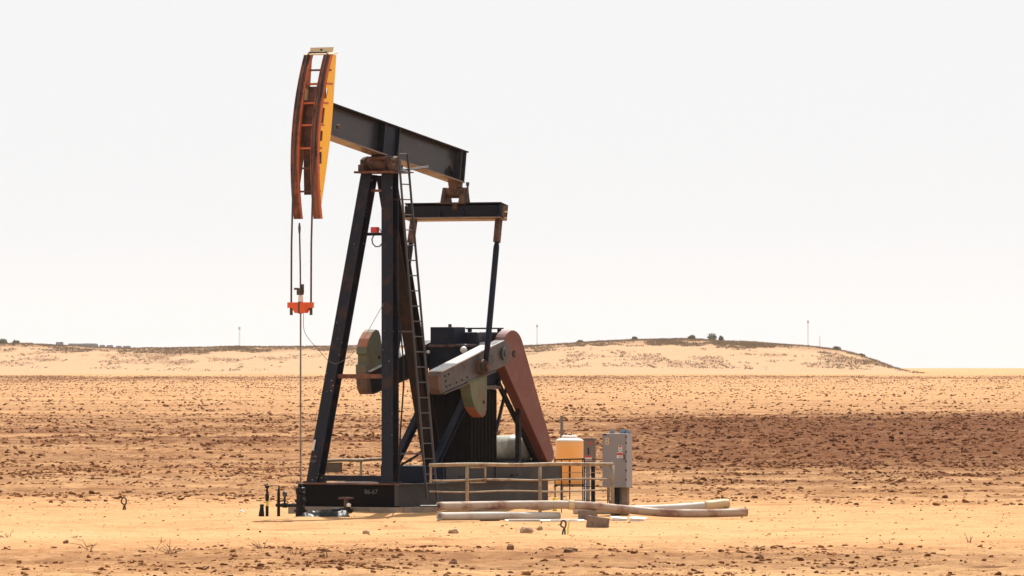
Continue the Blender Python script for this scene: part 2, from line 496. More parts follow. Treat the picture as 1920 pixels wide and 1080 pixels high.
def ground_z(x, y):
    x = np.asarray(x, float); y = np.asarray(y, float)
    t = tilled(x, y)
    z = 0.05 * vnoise(x / 9, y / 9, 1) + 0.03 * vnoise(x / 2.2, y / 2.2, 2)
    z = z + (0.035 + 0.09 * t) * vnoise(x / 0.7, y / 0.5, 3) + (0.022 + 0.06 * t) * vnoise(x / 0.28, y / 0.30, 4)
    z = z + 0.035 * t * np.sin(2 * math.pi * (y + 0.6 * vnoise(x / 14, y / 14, 9)) / 1.9)
    for yr, dr in ((127.0, .035), (128.9, .03), (136.5, .03), (138.2, .03), (142.8, .02)):
        w_ = yr + 1.2 * vnoise(x / 16, x * 0 + yr, 10)
        z = z - dr * np.exp(-((y - w_) / 0.35) ** 2) + 0.6 * dr * np.exp(-((y - w_ - 0.7) / 0.4) ** 2)
    us = (x - PX) * math.cos(TH) + (y - PY) * math.sin(TH); vs2 = -(x - PX) * math.sin(TH) + (y - PY) * math.cos(TH)
    # calm, level ground round the pump
    q = np.sqrt(((x + 0.2) / 9.0) ** 2 + ((y - 149.5) / 9.0) ** 2)
    z = z * (0.35 + 0.65 * smooth(0.65, 1.3, q))
    ds = np.hypot(np.maximum(np.maximum(us - 1.45, -5.2 - us), 0), np.maximum(np.abs(vs2) - 1.22, 0))
    z = z + np.clip(0.05 + 0.16 * vnoise(x / 1.1, y / 1.1, 91), 0, 1) * np.exp(-(ds / 0.55) ** 2)
    z = z - 9.0 * np.clip((y - 2400) / 4600, 0, 3)
    return z


def grow(start, stop, step, rate):
    out = [start]
    while out[-1] < stop:
        out.append(out[-1] + step); step *= rate
    return out


def soil_sheet():
    xp = list(np.arange(0, 12.0, 0.11)) + grow(12.0, 60, 0.115, 1.016) + grow(62, 9000, 2.0, 1.25)
    xs = np.array([-a for a in xp[:0:-1]] + xp)
    ys = np.array(list(grow(-80, -9000, -10, 1.5)[::-1]) if False else sorted([-9000, -3000, -1000, -300, -80, 0, 40, 70, 85]) +
                  list(np.arange(94, 176, 0.24)) + grow(176, 450, 0.28, 1.005) + grow(453, 2500, 3.0, 1.02) + grow(2560, 9000, 80, 1.3))
    X, Y = np.meshgrid(xs, ys)
    Z = ground_z(X, Y)
    # where the mesh is too coarse for the small relief, keep only the level
    Z = np.where((np.abs(X) > 70) | (Y < 90) | (Y > 1500), -9.0 * np.clip((Y - 2400) / 4600, 0, 3), Z)
    n, mm = X.shape
    co = np.stack([X, Y, Z], -1).reshape(-1, 3)
    idx = np.arange(n * mm).reshape(n, mm)
    quads = np.stack([idx[:-1, :-1], idx[:-1, 1:], idx[1:, 1:], idx[1:, :-1]], -1).reshape(-1, 4)
    me = bpy.data.meshes.new('field')
    me.vertices.add(len(co)); me.vertices.foreach_set('co', co.astype(np.float32).ravel())
    me.loops.add(quads.size); me.loops.foreach_set('vertex_index', quads.astype(np.int32).ravel())
    me.polygons.add(len(quads)); me.polygons.foreach_set('loop_start', np.arange(0, quads.size, 4, dtype=np.int32))
    me.update(calc_edges=True)
    a = me.attributes.new('soil', 'FLOAT_COLOR', 'POINT')
    t = tilled(X, Y).reshape(-1)
    colr = np.stack([t, t, t, np.ones_like(t)], -1)
    a.data.foreach_set('color', colr.astype(np.float32).ravel())
    me.polygons.foreach_set('use_smooth', np.ones(len(quads), bool))
    me.materials.append(M['soil'])
    o = bpy.data.objects.new('field', me); C.objects.link(o)
    o['kind'] = 'structure'
    return o


soil_sheet()


def raw_mesh(name, co, faces, mat, parent=None):
    """numpy triangles to one mesh object"""
    me = bpy.data.meshes.new(name)
    me.vertices.add(len(co)); me.vertices.foreach_set('co', co.astype(np.float32).ravel())
    k = faces.shape[1]
    me.loops.add(faces.size); me.loops.foreach_set('vertex_index', faces.astype(np.int32).ravel())
    me.polygons.add(len(faces)); me.polygons.foreach_set('loop_start', np.arange(0, faces.size, k, dtype=np.int32))
    me.update(calc_edges=True)
    me.materials.append(M[mat])
    o = bpy.data.objects.new(name, me); C.objects.link(o)
    if parent:
        o.parent = parent
    return o


# low rise far behind the field
CREST_X = np.array([-400, -200, 0, 60, 120, 250, 340, 450, 560, 700, 860, 960, 1010, 1100, 1190, 1280, 1350, 1450, 1500, 1550, 1585, 1615, 1640, 1660, 1690, 1900.])
CREST_P = np.array([640, 641, 644, 645, 648, 654, 652, 650, 650, 649, 648, 650, 648, 643, 637.5, 636, 639, 645, 649, 655, 662, 673, 683, 691, 704, 730.])
RIDGE_Y = 1750.0
RX = (CREST_X - 960) * RIDGE_Y / 14250
RZ = CAM_H - (CREST_P - 672) * RIDGE_Y / 14250


def ridge_z(x, y):
    c = np.interp(x, RX, RZ) + 0.25 * vnoise(x / 7, y / 30, 21) + 0.12 * vnoise(x / 2.5, y / 9, 22)
    s = smooth(1490, RIDGE_Y, y + 30 * vnoise(x / 18, y * 0, 23)) - 0.55 * smooth(RIDGE_Y, 2150, y)
    k = np.maximum(c + 0.4, -0.4)
    return k * s - 0.4 + 0.5 * vnoise(x / 5, y / 30, 24) * s * (1 - smooth(RIDGE_Y - 40, RIDGE_Y, y))


def ridge():
    xs = np.concatenate([[-900, -700, -500, -400, -300, -240], np.arange(-200, 130, 1.0), [140, 160]])
    ys = np.concatenate([np.arange(1480, 1800, 5.0), np.arange(1800, 2200, 25.0)])
    X, Y = np.meshgrid(xs, ys)
    Z = ridge_z(X, Y)
    n, mm = X.shape
    idx = np.arange(n * mm).reshape(n, mm)
    q = np.stack([idx[:-1, :-1], idx[:-1, 1:], idx[1:, 1:], idx[1:, :-1]], -1).reshape(-1, 4)
    o = raw_mesh('hill', np.stack([X, Y, Z], -1).reshape(-1, 3), q, 'pale_soil')
    t = 0.10 + 1.1 * np.clip(vnoise(X / 7, Y / 26, 51) + 0.6 * vnoise(X / 2.2, Y / 9, 52), 0, 1) * smooth(1540, 1640, Y) + 0.40 * smooth(1665, 1715, Y)
    a = o.data.attributes.new('soil', 'FLOAT_COLOR', 'POINT')
    t = t.reshape(-1)
    a.data.foreach_set('color', np.stack([t, t, t, np.ones_like(t)], -1).astype(np.float32).ravel())
    o['kind'] = 'structure'
    return o


ridge()
rng = np.random.default_rng(11)

# ------------------------------------------------------------------ the pump: local x = forward (horse head), y = near side, z = up
pump = thing('pumpjack', 'black oil pumpjack with rusty yellow horse head, nose raised', 'pumpjack', (PX, PY, 0), R(-120))


def W(u, vv, z=0.0):
    """pump coordinates to world"""
    return (PX + u * math.cos(TH) - vv * math.sin(TH), PY + u * math.sin(TH) + vv * math.cos(TH), z)


# skid
Z0, Z1, Z2 = 0.165, 0.62, 0.93
skid = MB().box(1.20, 1.30, -1.10, 1.10, Z0 + 0.02, Z1 - 0.022).build('skid', 'skid', pump)
MB().box(1.10, 1.34, -1.12, 1.12, Z1 - 0.02, Z1).build('top_flange', 'rust_plate', skid)
MB().box(1.10, 1.33, -1.12, 1.12, Z0, Z0 + 0.018).build('bottom_flange', 'skid', skid)
for sv in (-1, 1):
    MB().hbeam((1.196, sv * 1.0, (Z0 + Z1) / 2), (-4.9, sv * 1.0, (Z0 + Z1) / 2), 0.2, Z1 - Z0 - 0.006, 0.02, 0.03, (0, 1, 0)).build('side_rail', 'base_grey', skid)
MB().box(1.16, 1.305, 1.102, 1.112, Z0 + 0.025, Z1 - 0.025).build('end_plate', 'crank_dark', skid)
for u in (0.0, -1.2, -2.4, -3.6, -4.8):
    MB().box(u - 0.05, u + 0.05, -0.98, 0.98, Z0 + 0.03, Z1 - 0.03).build('cross_beam', 'skid', skid)
MB().box(0.70, 1.28, -1.0, 1.0, Z1 + 0.001, Z1 + 0.012).build('deck_plate', 'rust_plate', skid)
lettering('86-67', 0.13, 'text_white', skid, (1.3015, 0.42, 0.42), (R(90), 0, R(90)))

# raised base under gearbox and motor
sub = MB().box(-1.22, -2.95, -0.72, 0.72, Z1 + 0.003, Z2).build('raised_base', 'blue_black', pump)
MB().box(-2.952, -6.0, -0.70, 0.70, Z1 + 0.003, Z2 - 0.01).build('motor_base', 'base_grey', sub)
MB().box(-1.30, -2.9, 0.722, 0.742, Z1 + 0.02, Z2 - 0.02).build('side_panel', 'base_grey', sub)
MB().box(-3.3, -5.3, 0.702, 0.722, Z1 + 0.02, Z2 - 0.03).build('side_panel', 'base_grey', sub)
for u in (-1.9, -4.05):
    MB().box(u - 0.13, u + 0.13, 0.715, 0.748, 0.70, 0.745).build('slot', 'plastic', sub)

# A-frame
frame_top = 6.72
for sv in (-1, 1):
    leg = MB().hbeam((0.02, sv * 0.235, frame_top), (1.06, sv * 0.865, Z1 + 0.012), 0.245, 0.25, 0.022, 0.02, (0, 1, 0.1 * sv)).build('front_leg', 'black', pump)
    MB().box(0.88, 1.24, sv * 0.865 - 0.16, sv * 0.865 + 0.16, Z1 + 0.012, Z1 + 0.04).build('foot_plate', 'black', leg)
    if sv < 0:
        lettering('A-46', 0.075, 'text_white', leg, (1.165, -0.90, 1.12), (R(98), 0, R(90)))
        lettering('1081', 0.075, 'text_white', leg, (1.178, -0.905, 1.03), (R(98), 0, R(90)))
        MB().bar((1.098, -0.888, 1.26), (1.062, -0.862, 1.47), 0.045, 0.012, (0, 1, 0)).build('sticker', 'label_white', leg)
MB().hbeam((-0.22, 0, frame_top), (-2.06, 0, Z2), 0.30, 0.28, 0.022, 0.02, (0, 1, 0)).build('rear_leg', 'leg_brown', pump)


def leg_at(z, sv):
    t = (frame_top - z) / (frame_top - Z1 - 0.012)
    return (0.02 + 1.04 * t, sv * (0.235 + 0.63 * t), z)


def cross(z, w, h, mat, name='cross_brace'):
    a, b_ = leg_at(z, -1), leg_at(z, 1)
    return MB().bar((a[0], a[1] + 0.12, z), (b_[0], b_[1] - 0.12, z), w, h, (1, 0, 0)).build(name, mat, pump)


cross(0.72, 0.14, 0.11, 'black')
cross(2.72, 0.09, 0.085, 'rust_plate')
cr = cross(5.52, 0.05, 0.06, 'leg_brown')
cross(6.38, 0.05, 0.05, 'rust_plate')
a = leg_at(5.52, 0)
sw = MB().box(a[0] - 0.05, a[0] + 0.05, -0.06, 0.085, 5.552, 5.66).build('vibration_switch', 'red', pump, bevel=0.008)
MB().tube([(a[0], 0.09, 5.62), (a[0] + 0.02, 0.14, 5.62), (a[0] + 0.02, 0.17, 5.56)], 0.010, 6).build('switch_stub', 'cable', sw)
MB().tube([(a[0] + .02, 0.0, 5.50), (a[0] + .03, -0.04, 5.42), (a[0] + .03, -0.02, 5.33), (a[0] + .03, 0.05, 5.27), (a[0] + .03, 0.14, 5.28), (a[0] + .06, 0.24, 5.36), (a[0] + .12, 0.33, 5.43)], 0.014, 6).build('switch_conduit', 'cable', sw)
la = leg_at(5.40, 1)
cpts = [(leg_at(z, 1)[0] - 0.02, leg_at(z, 1)[1] + 0.14 + 0.16 * k, z) for z, k in ((5.44, 0), (4.9, .02), (4.2, .1), (3.4, .7), (2.8, 1.0), (2.4, 0.9), (1.6, 0.5), (0.75, 0.3))]
MB().tube(curve_pts(cpts, 4), 0.016, 6).build('drop_conduit', 'leg_brown', pump)

plate = MB().box(-0.46, 0.30, -0.43, 0.43, frame_top + 0.002, frame_top + 0.045).build('saddle_plate', 'rust_plate', pump)
sb = MB()
sb.lathe([(-0.40, .06), (-0.40, .13), (-0.30, .15), (-0.28, .11), (-0.20, .11), (-0.18, .17), (0.18, .17), (0.20, .11), (0.28, .11), (0.30, .15), (0.40, .13), (0.40, .06)], (-0.02, 0, 6.92), (0, 1, 0), 18)
sb.box(-0.22, 0.20, -0.20, 0.20, 6.99, 7.055)
for sv in (-1, 1):
    sb.box(-0.20, 0.18, sv * 0.34 - 0.07, sv * 0.34 + 0.07, 6.766, 6.90)
    for uu in (-0.17, 0.15):
        sb.box(uu - 0.025, uu + 0.025, sv * 0.34 - 0.025, sv * 0.34 + 0.025, 6.90, 7.0)
sb.build('saddle_bearing', 'rust', pump, bevel=0.012)

# walking beam, tilted nose up
BT = R(9.0)
BO = 7.066


def bp(s, h, vv=0.0):
    return (s * math.cos(BT) - h * math.sin(BT), vv, BO + s * math.sin(BT) + h * math.cos(BT))


BH = 0.655
S0, S1 = 2.40, -3.05
beam = MB().bar(bp(S0, BH / 2), bp(S1, BH / 2), 0.022, BH - 0.05, (0, 1, 0)).build('walking_beam', 'grey_steel', pump)
MB().bar(bp(S0, 0.0125), bp(S1, 0.0125), 0.34, 0.024, (0, 1, 0)).build('bottom_flange', 'tan_flange', beam)
MB().bar(bp(S0, BH - 0.0125), bp(S1 - 0.06, BH - 0.0125), 0.34, 0.024, (0, 1, 0)).build('top_flange', 'leg_brown', beam)
for sv in (-1, 1):
    for s, wd in ((0.16, 0.02), (-0.40, 0.02), (-2.86, 0.02), (S1 + 0.02, 0.02)):
        MB().bar(bp(s, 0.026, sv * 0.089), bp(s, BH - 0.026, sv * 0.089), 0.15, wd, (0, 1, 0)).build('stiffener', 'crank_dark' if s > -1 else 'grey_steel', beam)
    MB().bar(bp(-0.385, BH / 2, sv * 0.10), bp(0.145, BH / 2, sv * 0.10), 0.02, BH - 0.06, (0, 1, 0)).build('dark_panel', 'blue_black', beam)  # dark panel over the web between the two stiffeners
    hz = [(-2.50, .03), (-2.80, .03), (-2.82, .16), (-2.65, .30), (-2.50, .16)]
    pent = [(bp(s, h)[0], bp(s, h)[2]) for s, h in hz]
    MB().prism(pent, sv * 0.0115, sv * 0.02).build('black_patch', 'plastic', beam)
    pt = [(bp(s, h)[0], bp(s, h)[2]) for s, h in ((-2.52, .20), (-2.80, .20), (-2.76, .42), (-2.54, .42))]
    MB().prism(pt, sv * 0.0115, sv * 0.0155).build('pale_patch', 'crank', beam)
MB().lathe([(0, .02), (0, .045), (.06, .045), (.06, .02)], bp(2.18, 0.18, 0.30), (0, 1, 0), 10).build('hinge_pin', 'rust', beam)

# horse head
HC, HR = (-1.95, 6.85), 4.80


def arc(z, dr=0.0):
    return HC[0] + math.sqrt((HR + dr) ** 2 - (z - HC[1]) ** 2)


head = MB().prism([(2.54, 6.30), (2.66, 6.25), (2.68, 6.9), (2.64, 7.6), (2.50, 8.36), (2.26, 8.36), (2.24, 7.45), (2.38, 6.9)], -0.13, 0.13).build('horse_head', 'head_inside', pump)
zs = [5.78 + (8.98 - 5.78) * i / 26 for i in range(27)]
for v0, v1 in ((-0.305, -0.145), (0.145, 0.305)):
    vm = (v0 + v1) / 2
    t = MB()
    t.prism([(arc(z), z) for z in zs] + [(arc(z, -0.035), z) for z in zs[::-1]], v0, v1)
    tr_ = t.build('track', 'track', head)
    for e0, e1 in ((v0 - 0.010, v0 + 0.010), (v1 - 0.010, v1 + 0.010)):
        MB().prism([(arc(z, 0.016), z) for z in zs] + [(arc(z, -0.038), z) for z in zs[::-1]], e0, e1).build('track_lip', 'orange_rust' if e0 > vm else 'track', tr_)
back = lambda z: float(np.interp(z, [5.95, 6.04, 6.82, 7.446, 7.967, 9.0], [2.76, 2.69, 2.485, 2.335, 2.255, 2.13]))
for sv, nm in ((-1, 'cheek_plate'), (1, 'cheek_plate')):
    zz = [(5.95, 0), (6.845, 0), (6.85, 1), (7.08, 1), (7.085, 0), (7.29, 0), (7.295, 1), (7.49, 1), (7.495, 0), (7.63, 0), (7.635, 1), (7.94, 1), (7.945, 0), (8.118, 0), (8.12, 1), (8.32, 1), (8.325, 0), (8.98, 0)]
    vv = 0.275 if sv > 0 else -0.275
    front, grid = [], sorted(set([z for z, _ in zz] + [5.95 + 0.1 * i for i in range(31)]))
    for z in grid:
        nk = int(np.interp(z, [q_[0] for q_ in zz], [q_[1] for q_ in zz]) > 0.5) and (sv > 0 or z < 7.7)
        f_ = arc(z, -0.036)
        front.append((max(f_ - (0.14 if nk else 0.0), min(f_, back(z) + 0.03)), z))
    bk = [(min(back(z), arc(z, -0.036) - 0.01), z) for z in (8.98, 8.5, 7.967, 7.446, 6.82, 6.3, 5.95)]
    ch = MB().prism(front + bk, vv - 0.008, vv + 0.008)
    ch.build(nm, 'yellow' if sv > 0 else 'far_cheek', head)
for z, dep, mt_ in ((8.68, .10, 'head_inside'), (8.41, .25, 'orange_rust'), (8.03, .20, 'orange_rust'), (7.60, .14, 'orange_rust'), (7.15, .10, 'orange_rust'), (6.76, .03, 'head_inside'), (6.31, .03, 'head_inside')):
    MB().box(arc(z) - 0.05 - dep, arc(z) - 0.04, -0.28, 0.30, z - 0.015, z + 0.02).build('rung', mt_, head)
MB().bar((arc(8.30) - 0.12, -0.125, 8.30), (arc(8.12) - .12, -0.125, 8.08), 0.2, 0.012, (1, 0, 0)).build('gusset', 'collar', head)
MB().bar((arc(8.98), 0, 8.985), (2.16, 0, 9.02), 0.66, 0.02, (0, 1, 0)).build('top_plate', 'collar', head)
tp = MB().bar((2.24, 0, 9.03), (2.20, 0, 9.13), 0.52, 0.015, (0, 1, 0)).build('top_tab', 'collar', head)
MB().box(2.228, 2.240, -0.02, 0.02, 9.07, 9.10).build('tab_hole', 'plastic', tp)

# bridle, carrier bar, polished rod
RU = 3.0
CZ = 4.07
bridle = MB()
for vv in (-0.225, 0.225):
    pts = [(RU - 0.02, vv, CZ + 0.05), (RU - 0.03, vv, 5.3), (2.905, vv, 6.6)]
    pts += [(arc(z, 0.022), vv, z) for z in (6.85, 7.2, 7.6, 8.0, 8.4, 8.7, 8.96)] + [(2.34, vv * 0.95, 9.03)]
    bridle.tube(pts, 0.019, 7)
bridle.tube([(2.34, -0.22, 9.03), (2.34, 0.22, 9.03)], 0.019, 7)
bridle.build('bridle_cable', 'cable', pump, smooth=True)
cb = MB().prism([(-0.27, CZ + .09), (0.27, CZ + .09), (0.27, CZ - .02), (0.20, CZ - .02), (0.13, CZ - 0.12), (-0.10, CZ - 0.12), (-0.17, CZ - .02), (-0.27, CZ - .02)], -0.06, 0.06)
cb.v = [(RU + y, x, z) for x, y, z in cb.v]
cbar = cb.build('carrier_bar', 'orange', pump, bevel=0.006)
for vv in (-0.225, 0.225):
    MB().lathe([(0, .02), (0, .03), (.14, .03), (.14, .02)], (RU - 0.02, vv, CZ - 0.16), (0, 0, 1), 8).build('cable_socket', 'cable', cbar)
MB().box(RU - .065, RU + .066, -0.018, 0.012, CZ - .13, CZ + .10).build('rod_slot', 'cable', cbar)
cl = MB().lathe([(0, .03), (0, .05), (.10, .05), (.10, .04), (.13, .04)], (RU, 0, CZ + .10), (0, 0, 1), 10).build('load_washer', 'tank_lid', cbar)
MB().box(RU - .05, RU + .05, -0.06, 0.04, CZ + .23, CZ + .36).box(RU - .02, RU + .02, -0.14, -0.05, CZ + .33, CZ + .37).box(RU - .015, RU + .015, 0.02, 0.07, CZ + .26, CZ + .44).build('rod_clamp', 'cable', cbar)
MB().tube([(RU, 0.0, 0.66), (RU, 0.0, 2.0), (RU, 0.0, CZ)], 0.017, 8).build('polished_rod', 'rod', pump)
MB().tube([(RU, 0.0, CZ), (RU + .005, -0.005, CZ + 0.8), (RU, -0.025, 5.56)], 0.016, 8).tube([(RU, -.025, 5.50), (RU, -.026, 5.60), (RU, -.027, 5.70)], [.02, .028, .014], 8).build('rod_extension', 'cable', pump)
wire = [(RU + .02, 0.08, CZ - .1), (RU, 0.10, CZ - .5), (2.6, 0.2, 3.2), (2.3, 0.25, 3.0), (2.0, 0.3, 3.0), (1.5, 0.4, 3.3), (0.7, 0.5, 4.15)]
MB().tube(curve_pts(wire, 6), 0.006, 5).build('signal_wire', 'rod', pump)

# equalizer, tail bearing, pitmans
QT = R(12.4)


def qp(a_, h, vv):
    return (-2.93 + a_ * math.cos(QT) - h * math.sin(QT), vv, 6.01 + a_ * math.sin(QT) + h * math.cos(QT))


eq = MB().bar(qp(0, 0, -1.11), qp(0, 0, 1.11), 0.24, 0.27, qp(1, 0, 0)[0:1] + (0,) + (math.sin(QT),)).build('equalizer', 'blue_black', pump)
dirx = (math.cos(QT), 0, math.sin(QT))
MB().bar(qp(0, 0.148, -1.12), qp(0, 0.148, 1.12), 0.30, 0.022, dirx).build('top_flange', 'leg_brown', eq)
MB().bar(qp(0, -0.148, -1.12), qp(0, -0.148, 1.12), 0.30, 0.022, dirx).build('bottom_flange', 'tan_flange', eq)
for vv in (-1.085, -0.28, 0.26, 1.085):
    MB().bar(qp(0.135, -0.135, vv), qp(0.135, 0.135, vv), 0.02, 0.026, (0, 1, 0)).build('stiffener', 'blue_black', eq)
tb = MB()
TBZ = 6.40
tb.lathe([(-0.17, .05), (-0.17, .10), (-.10, .115), (.10, .115), (.17, .10), (.17, .05)], (-2.93, 0, TBZ), (0, 1, 0), 16)
tb.prism([(-3.08, 6.60), (-2.76, 6.655), (-2.80, 6.52), (-2.86, 6.32), (-3.0, 6.32), (-3.06, 6.50)], -0.09, 0.09)
for sv in (-1, 1):
    tb.prism([(-3.10, 6.17), (-2.74, 6.20), (-2.84, 6.50), (-3.02, 6.50)], sv * 0.21 - 0.04, sv * 0.21 + 0.04)
tb.box(-3.14, -2.72, -0.30, 0.30, 6.168, 6.20)
tb.box(-2.86, -2.74, 0.03, 0.13, 6.05, 6.18)
tb.build('tail_bearing', 'rust', pump, bevel=0.01)
MB().lathe([(0, .022), (0.22, .022), (.22, .035), (.29, .035)], (-3.14, 0.16, 6.32), (0, 0, 1), 8).build('grease_fitting', 'ladder', pump)
for sv in (-1, 1):
    top = Vector((-2.955, sv * 0.99, 5.83)); pin = Vector((-2.31, sv * 1.06, 2.90))
    d = (pin - top).normalized()
    pm = MB().tube([top + d * 0.42, top + d * 0.55, pin - d * 0.5, pin - d * 0.12], [.04, .062, .062, .05], 10).build('pitman_arm', 'blue_black', pump, smooth=True)
    MB().bar(top - d * 0.12, top + d * 0.45, 0.13, 0.10, (1, 0, 0)).bar(top - d * 0.30, top - d * 0.02, 0.20, 0.26, (1, 0, 0)).build('fork', 'rust', pm)
    for zz_ in (0.05, 0.17):
        MB().lathe([(0, .018), (.06, .018)], top + Vector((0.02, sv * 0.14, zz_)), (0, sv, 0), 8).build('bolt', 'collar', pm)
    MB().lathe([(-.17, .07), (-.17, .15), (-.10, .165), (0.02, .15), (.02, .09), (.08, .09), (.08, .05)], pin, (0, sv, 0), 16).build('wrist_pin_bearing', 'rust', pm)

# cranks with counterweights
HUB = (-3.23, 3.166)
CT = math.atan2(2.564 - 3.166, -0.69 + 3.23)


def cp(s, h):
    return (HUB[0] + s * math.cos(CT) - h * math.sin(CT), HUB[1] + s * math.sin(CT) + h * math.cos(CT))


outline = [(-0.27 * math.cos(t), 0.27 * math.sin(t)) for t in [R(-70 + 140 * i / 8) for i in range(9)]]
outline = [cp(*p) for p in outline] + [cp(0.5, 0.25), cp(2.50, 0.215), cp(2.60, 0.18), cp(2.62, -0.10), cp(2.55, -0.215), cp(0.5, -0.25)]
for sv in (-1, 1):
    va, vb = (0.70, 0.94) if sv > 0 else (-0.94, -0.70)
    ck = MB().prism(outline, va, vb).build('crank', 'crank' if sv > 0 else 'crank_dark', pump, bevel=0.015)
    e = [cp(2.585, 0.20), cp(2.635, 0.17), cp(2.655, -0.09), cp(2.59, -0.21)]
    MB().prism([cp(2.50, 0.218), e[0], e[1], e[2], e[3], cp(2.50, -0.218)], va - 0.004, vb + 0.004).build('crank_tip', 'crank_end', ck, bevel=0.01)
    for h in (1, -1):
        p0, p1 = cp(0.40, h * 0.262), cp(2.49, h * 0.228)
        MB().bar((p0[0], (va + vb) / 2, p0[1]), (p1[0], (va + vb) / 2, p1[1]), 0.30, 0.024, (0, 1, 0)).build('flange', 'crank_top_glint' if h > 0 else 'crank', ck)
    fv = vb if sv > 0 else va
    ov = [cp(0.62 + 0.24 * math.cos(t), 0.13 * math.sin(t)) for t in [2 * math.pi * i / 18 for i in range(18)]]
    MB().prism(ov, fv, fv + sv * 0.006).build('recess', 'grey_steel', ck)
    hubv = vb if sv > 0 else va
    MB().lathe([(0, .13), (0.05, .13), (.05, .06), (.07, .06)], (HUB[0], hubv, HUB[1]), (0, sv, 0), 16).build('shaft_hub', 'crank', ck)
    for i, (s, h) in enumerate([(1.5, -.13), (1.72, -.13), (1.94, -.13), (2.2, .1), (2.35, .1), (2.2, -.12), (2.35, -.12), (2.35, 0)]):
        q = cp(s, h)
        MB().lathe([(0, .022), (.01, .022)], (q[0], hubv, q[1]), (0, sv, 0), 8).build('bolt_hole', 'plastic', ck)
    if sv > 0:
        poly = [(-1.72, 2.60), (-1.86, 2.56), (-1.88, 2.42), (-1.92, 2.30), (-2.04, 2.10), (-2.20, 1.97), (-2.36, 1.90), (-2.46, 1.95), (-2.51, 2.08), (-2.53, 2.40), (-2.52, 2.76)]
        lo, hi = 0.73, 0.97
        rim = poly[4:9]
    else:
        poly = [(-0.70, 2.60), (-0.66, 2.80), (-0.66, 2.95), (-0.74, 2.97), (-0.74, 3.14), (-0.68, 3.16), (-0.70, 3.30), (-0.80, 3.46), (-0.94, 3.59), (-1.06, 3.64), (-1.17, 3.62), (-1.25, 3.50), (-1.30, 3.25), (-1.33, 2.98), (-1.36, 2.85)]
        lo, hi = -0.97, -0.735
        rim = poly[6:12]
    cw = MB().prism(poly, lo, hi).build('counterweight', 'green', ck, bevel=0.012)
    strip = MB()
    cx = sum(p[0] for p in poly) / len(poly); cz = sum(p[1] for p in poly) / len(poly)
    for p, q in zip(rim[:-1], rim[1:]):
        o_ = lambda P_: (P_[0] + (P_[0] - cx) * 0.012, P_[1] + (P_[1] - cz) * 0.012)
        i_ = lambda P_: (P_[0] - (P_[0] - cx) * 0.06, P_[1] - (P_[1] - cz) * 0.06)
        strip.prism([o_(p), o_(q), i_(q), i_(p)], lo + 0.003, hi - 0.004)
    strip.build('rim', 'cw_rim', ck)
    MB().lathe([(0, .035), (.012, .035)], (poly[-3][0] + 0.12, hi, (poly[-2][1] + poly[0][1]) / 2 - (0.3 if sv > 0 else -0.3)), (0, 1, 0), 10).build('lifting_hole', 'plastic', ck)

# gearbox on its ribbed pedestal
ped = MB().box(-2.74, -3.80, -0.43, 0.43, Z2 + 0.002, 2.45).build('gearbox_pedestal', 'skid', pump)
for u in [-2.78 - 0.143 * i for i in range(8)]:
    MB().box(u - 0.02, u + 0.02, 0.428, 0.452, Z2 + 0.004, 2.44).build('rib', 'skid', ped)
for vv in (-0.40, -0.13, 0.13, 0.40):
    MB().box(-2.715, -2.742, vv - 0.02, vv + 0.02, Z2 + 0.004, 2.44).build('rib', 'skid', ped)
MB().box(-2.64, -3.90, -0.50, 0.50, 2.452, 2.52).build('pedestal_flange', 'crank', ped)
gb = MB().box(-2.60, -4.02, -0.44, 0.44, 2.522, 3.36).build('gearbox', 'blue_black', pump, bevel=0.03)
MB().box(-2.54, -4.06, -0.49, 0.49, 3.30, 3.345).build('flange', 'rust', gb)
for sv in (-1, 1):
    MB().lathe([(0, .30), (.2, .30), (.22, .24)], (-3.23, sv * 0.44, 3.1), (0, sv, 0), 20).build('bearing_housing', 'blue_black', gb)
fr = MB().box(-2.68, -3.12, -0.44, 0.12, 3.362, 3.70).build('breather_box', 'blue_black', gb, bevel=0.01)
MB().box(-2.85, -2.90, -0.12, -0.07, 3.70, 3.76).build('cap', 'rust', fr)
rb = MB().box(-3.16, -4.02, -0.40, 0.40, 3.362, 3.60).build('gear_cover', 'grey_steel', gb, bevel=0.02)
MB().box(-3.50, -4.10, -0.10, 0.44, 3.66, 3.69).box(-3.98, -4.05, 0.36, 0.42, 3.6, 3.66).box(-3.55, -3.62, -0.08, -0.02, 3.6, 3.66).build('hatch_lid', 'crank_dark', rb)
MB().lathe([(0, .02), (.01, .06), (.05, .075), (.09, .06), (.11, .02)], (-2.56, 0.44, 3.24), (1, 0, 0), 14).build('oil_gauge', 'white_dot', gb, smooth=True)
MB().lathe([(0, .02), (.01, .035), (.04, .035), (.05, .02)], (-2.56, -0.40, 3.2), (1, 0, 0), 12).build('oil_gauge', 'white_dot', gb)

# struts between skid and gearbox
for sv in (-1, 1):
    MB().hbeam((-1.30, sv * 0.46, Z2), (-2.70, sv * 0.46, 2.40), 0.13, 0.14, 0.014, 0.014, (0, 1, 0)).build('strut', 'blue_black', pump)
MB().tube([(-1.5, -0.44, Z2), (-2.6, 0.0, 1.5)], 0.025, 6).build('strut', 'black', pump)

# belt guard
GA, GB = (-4.03, 3.20, 0.44), (-5.53, 1.12, 0.17)


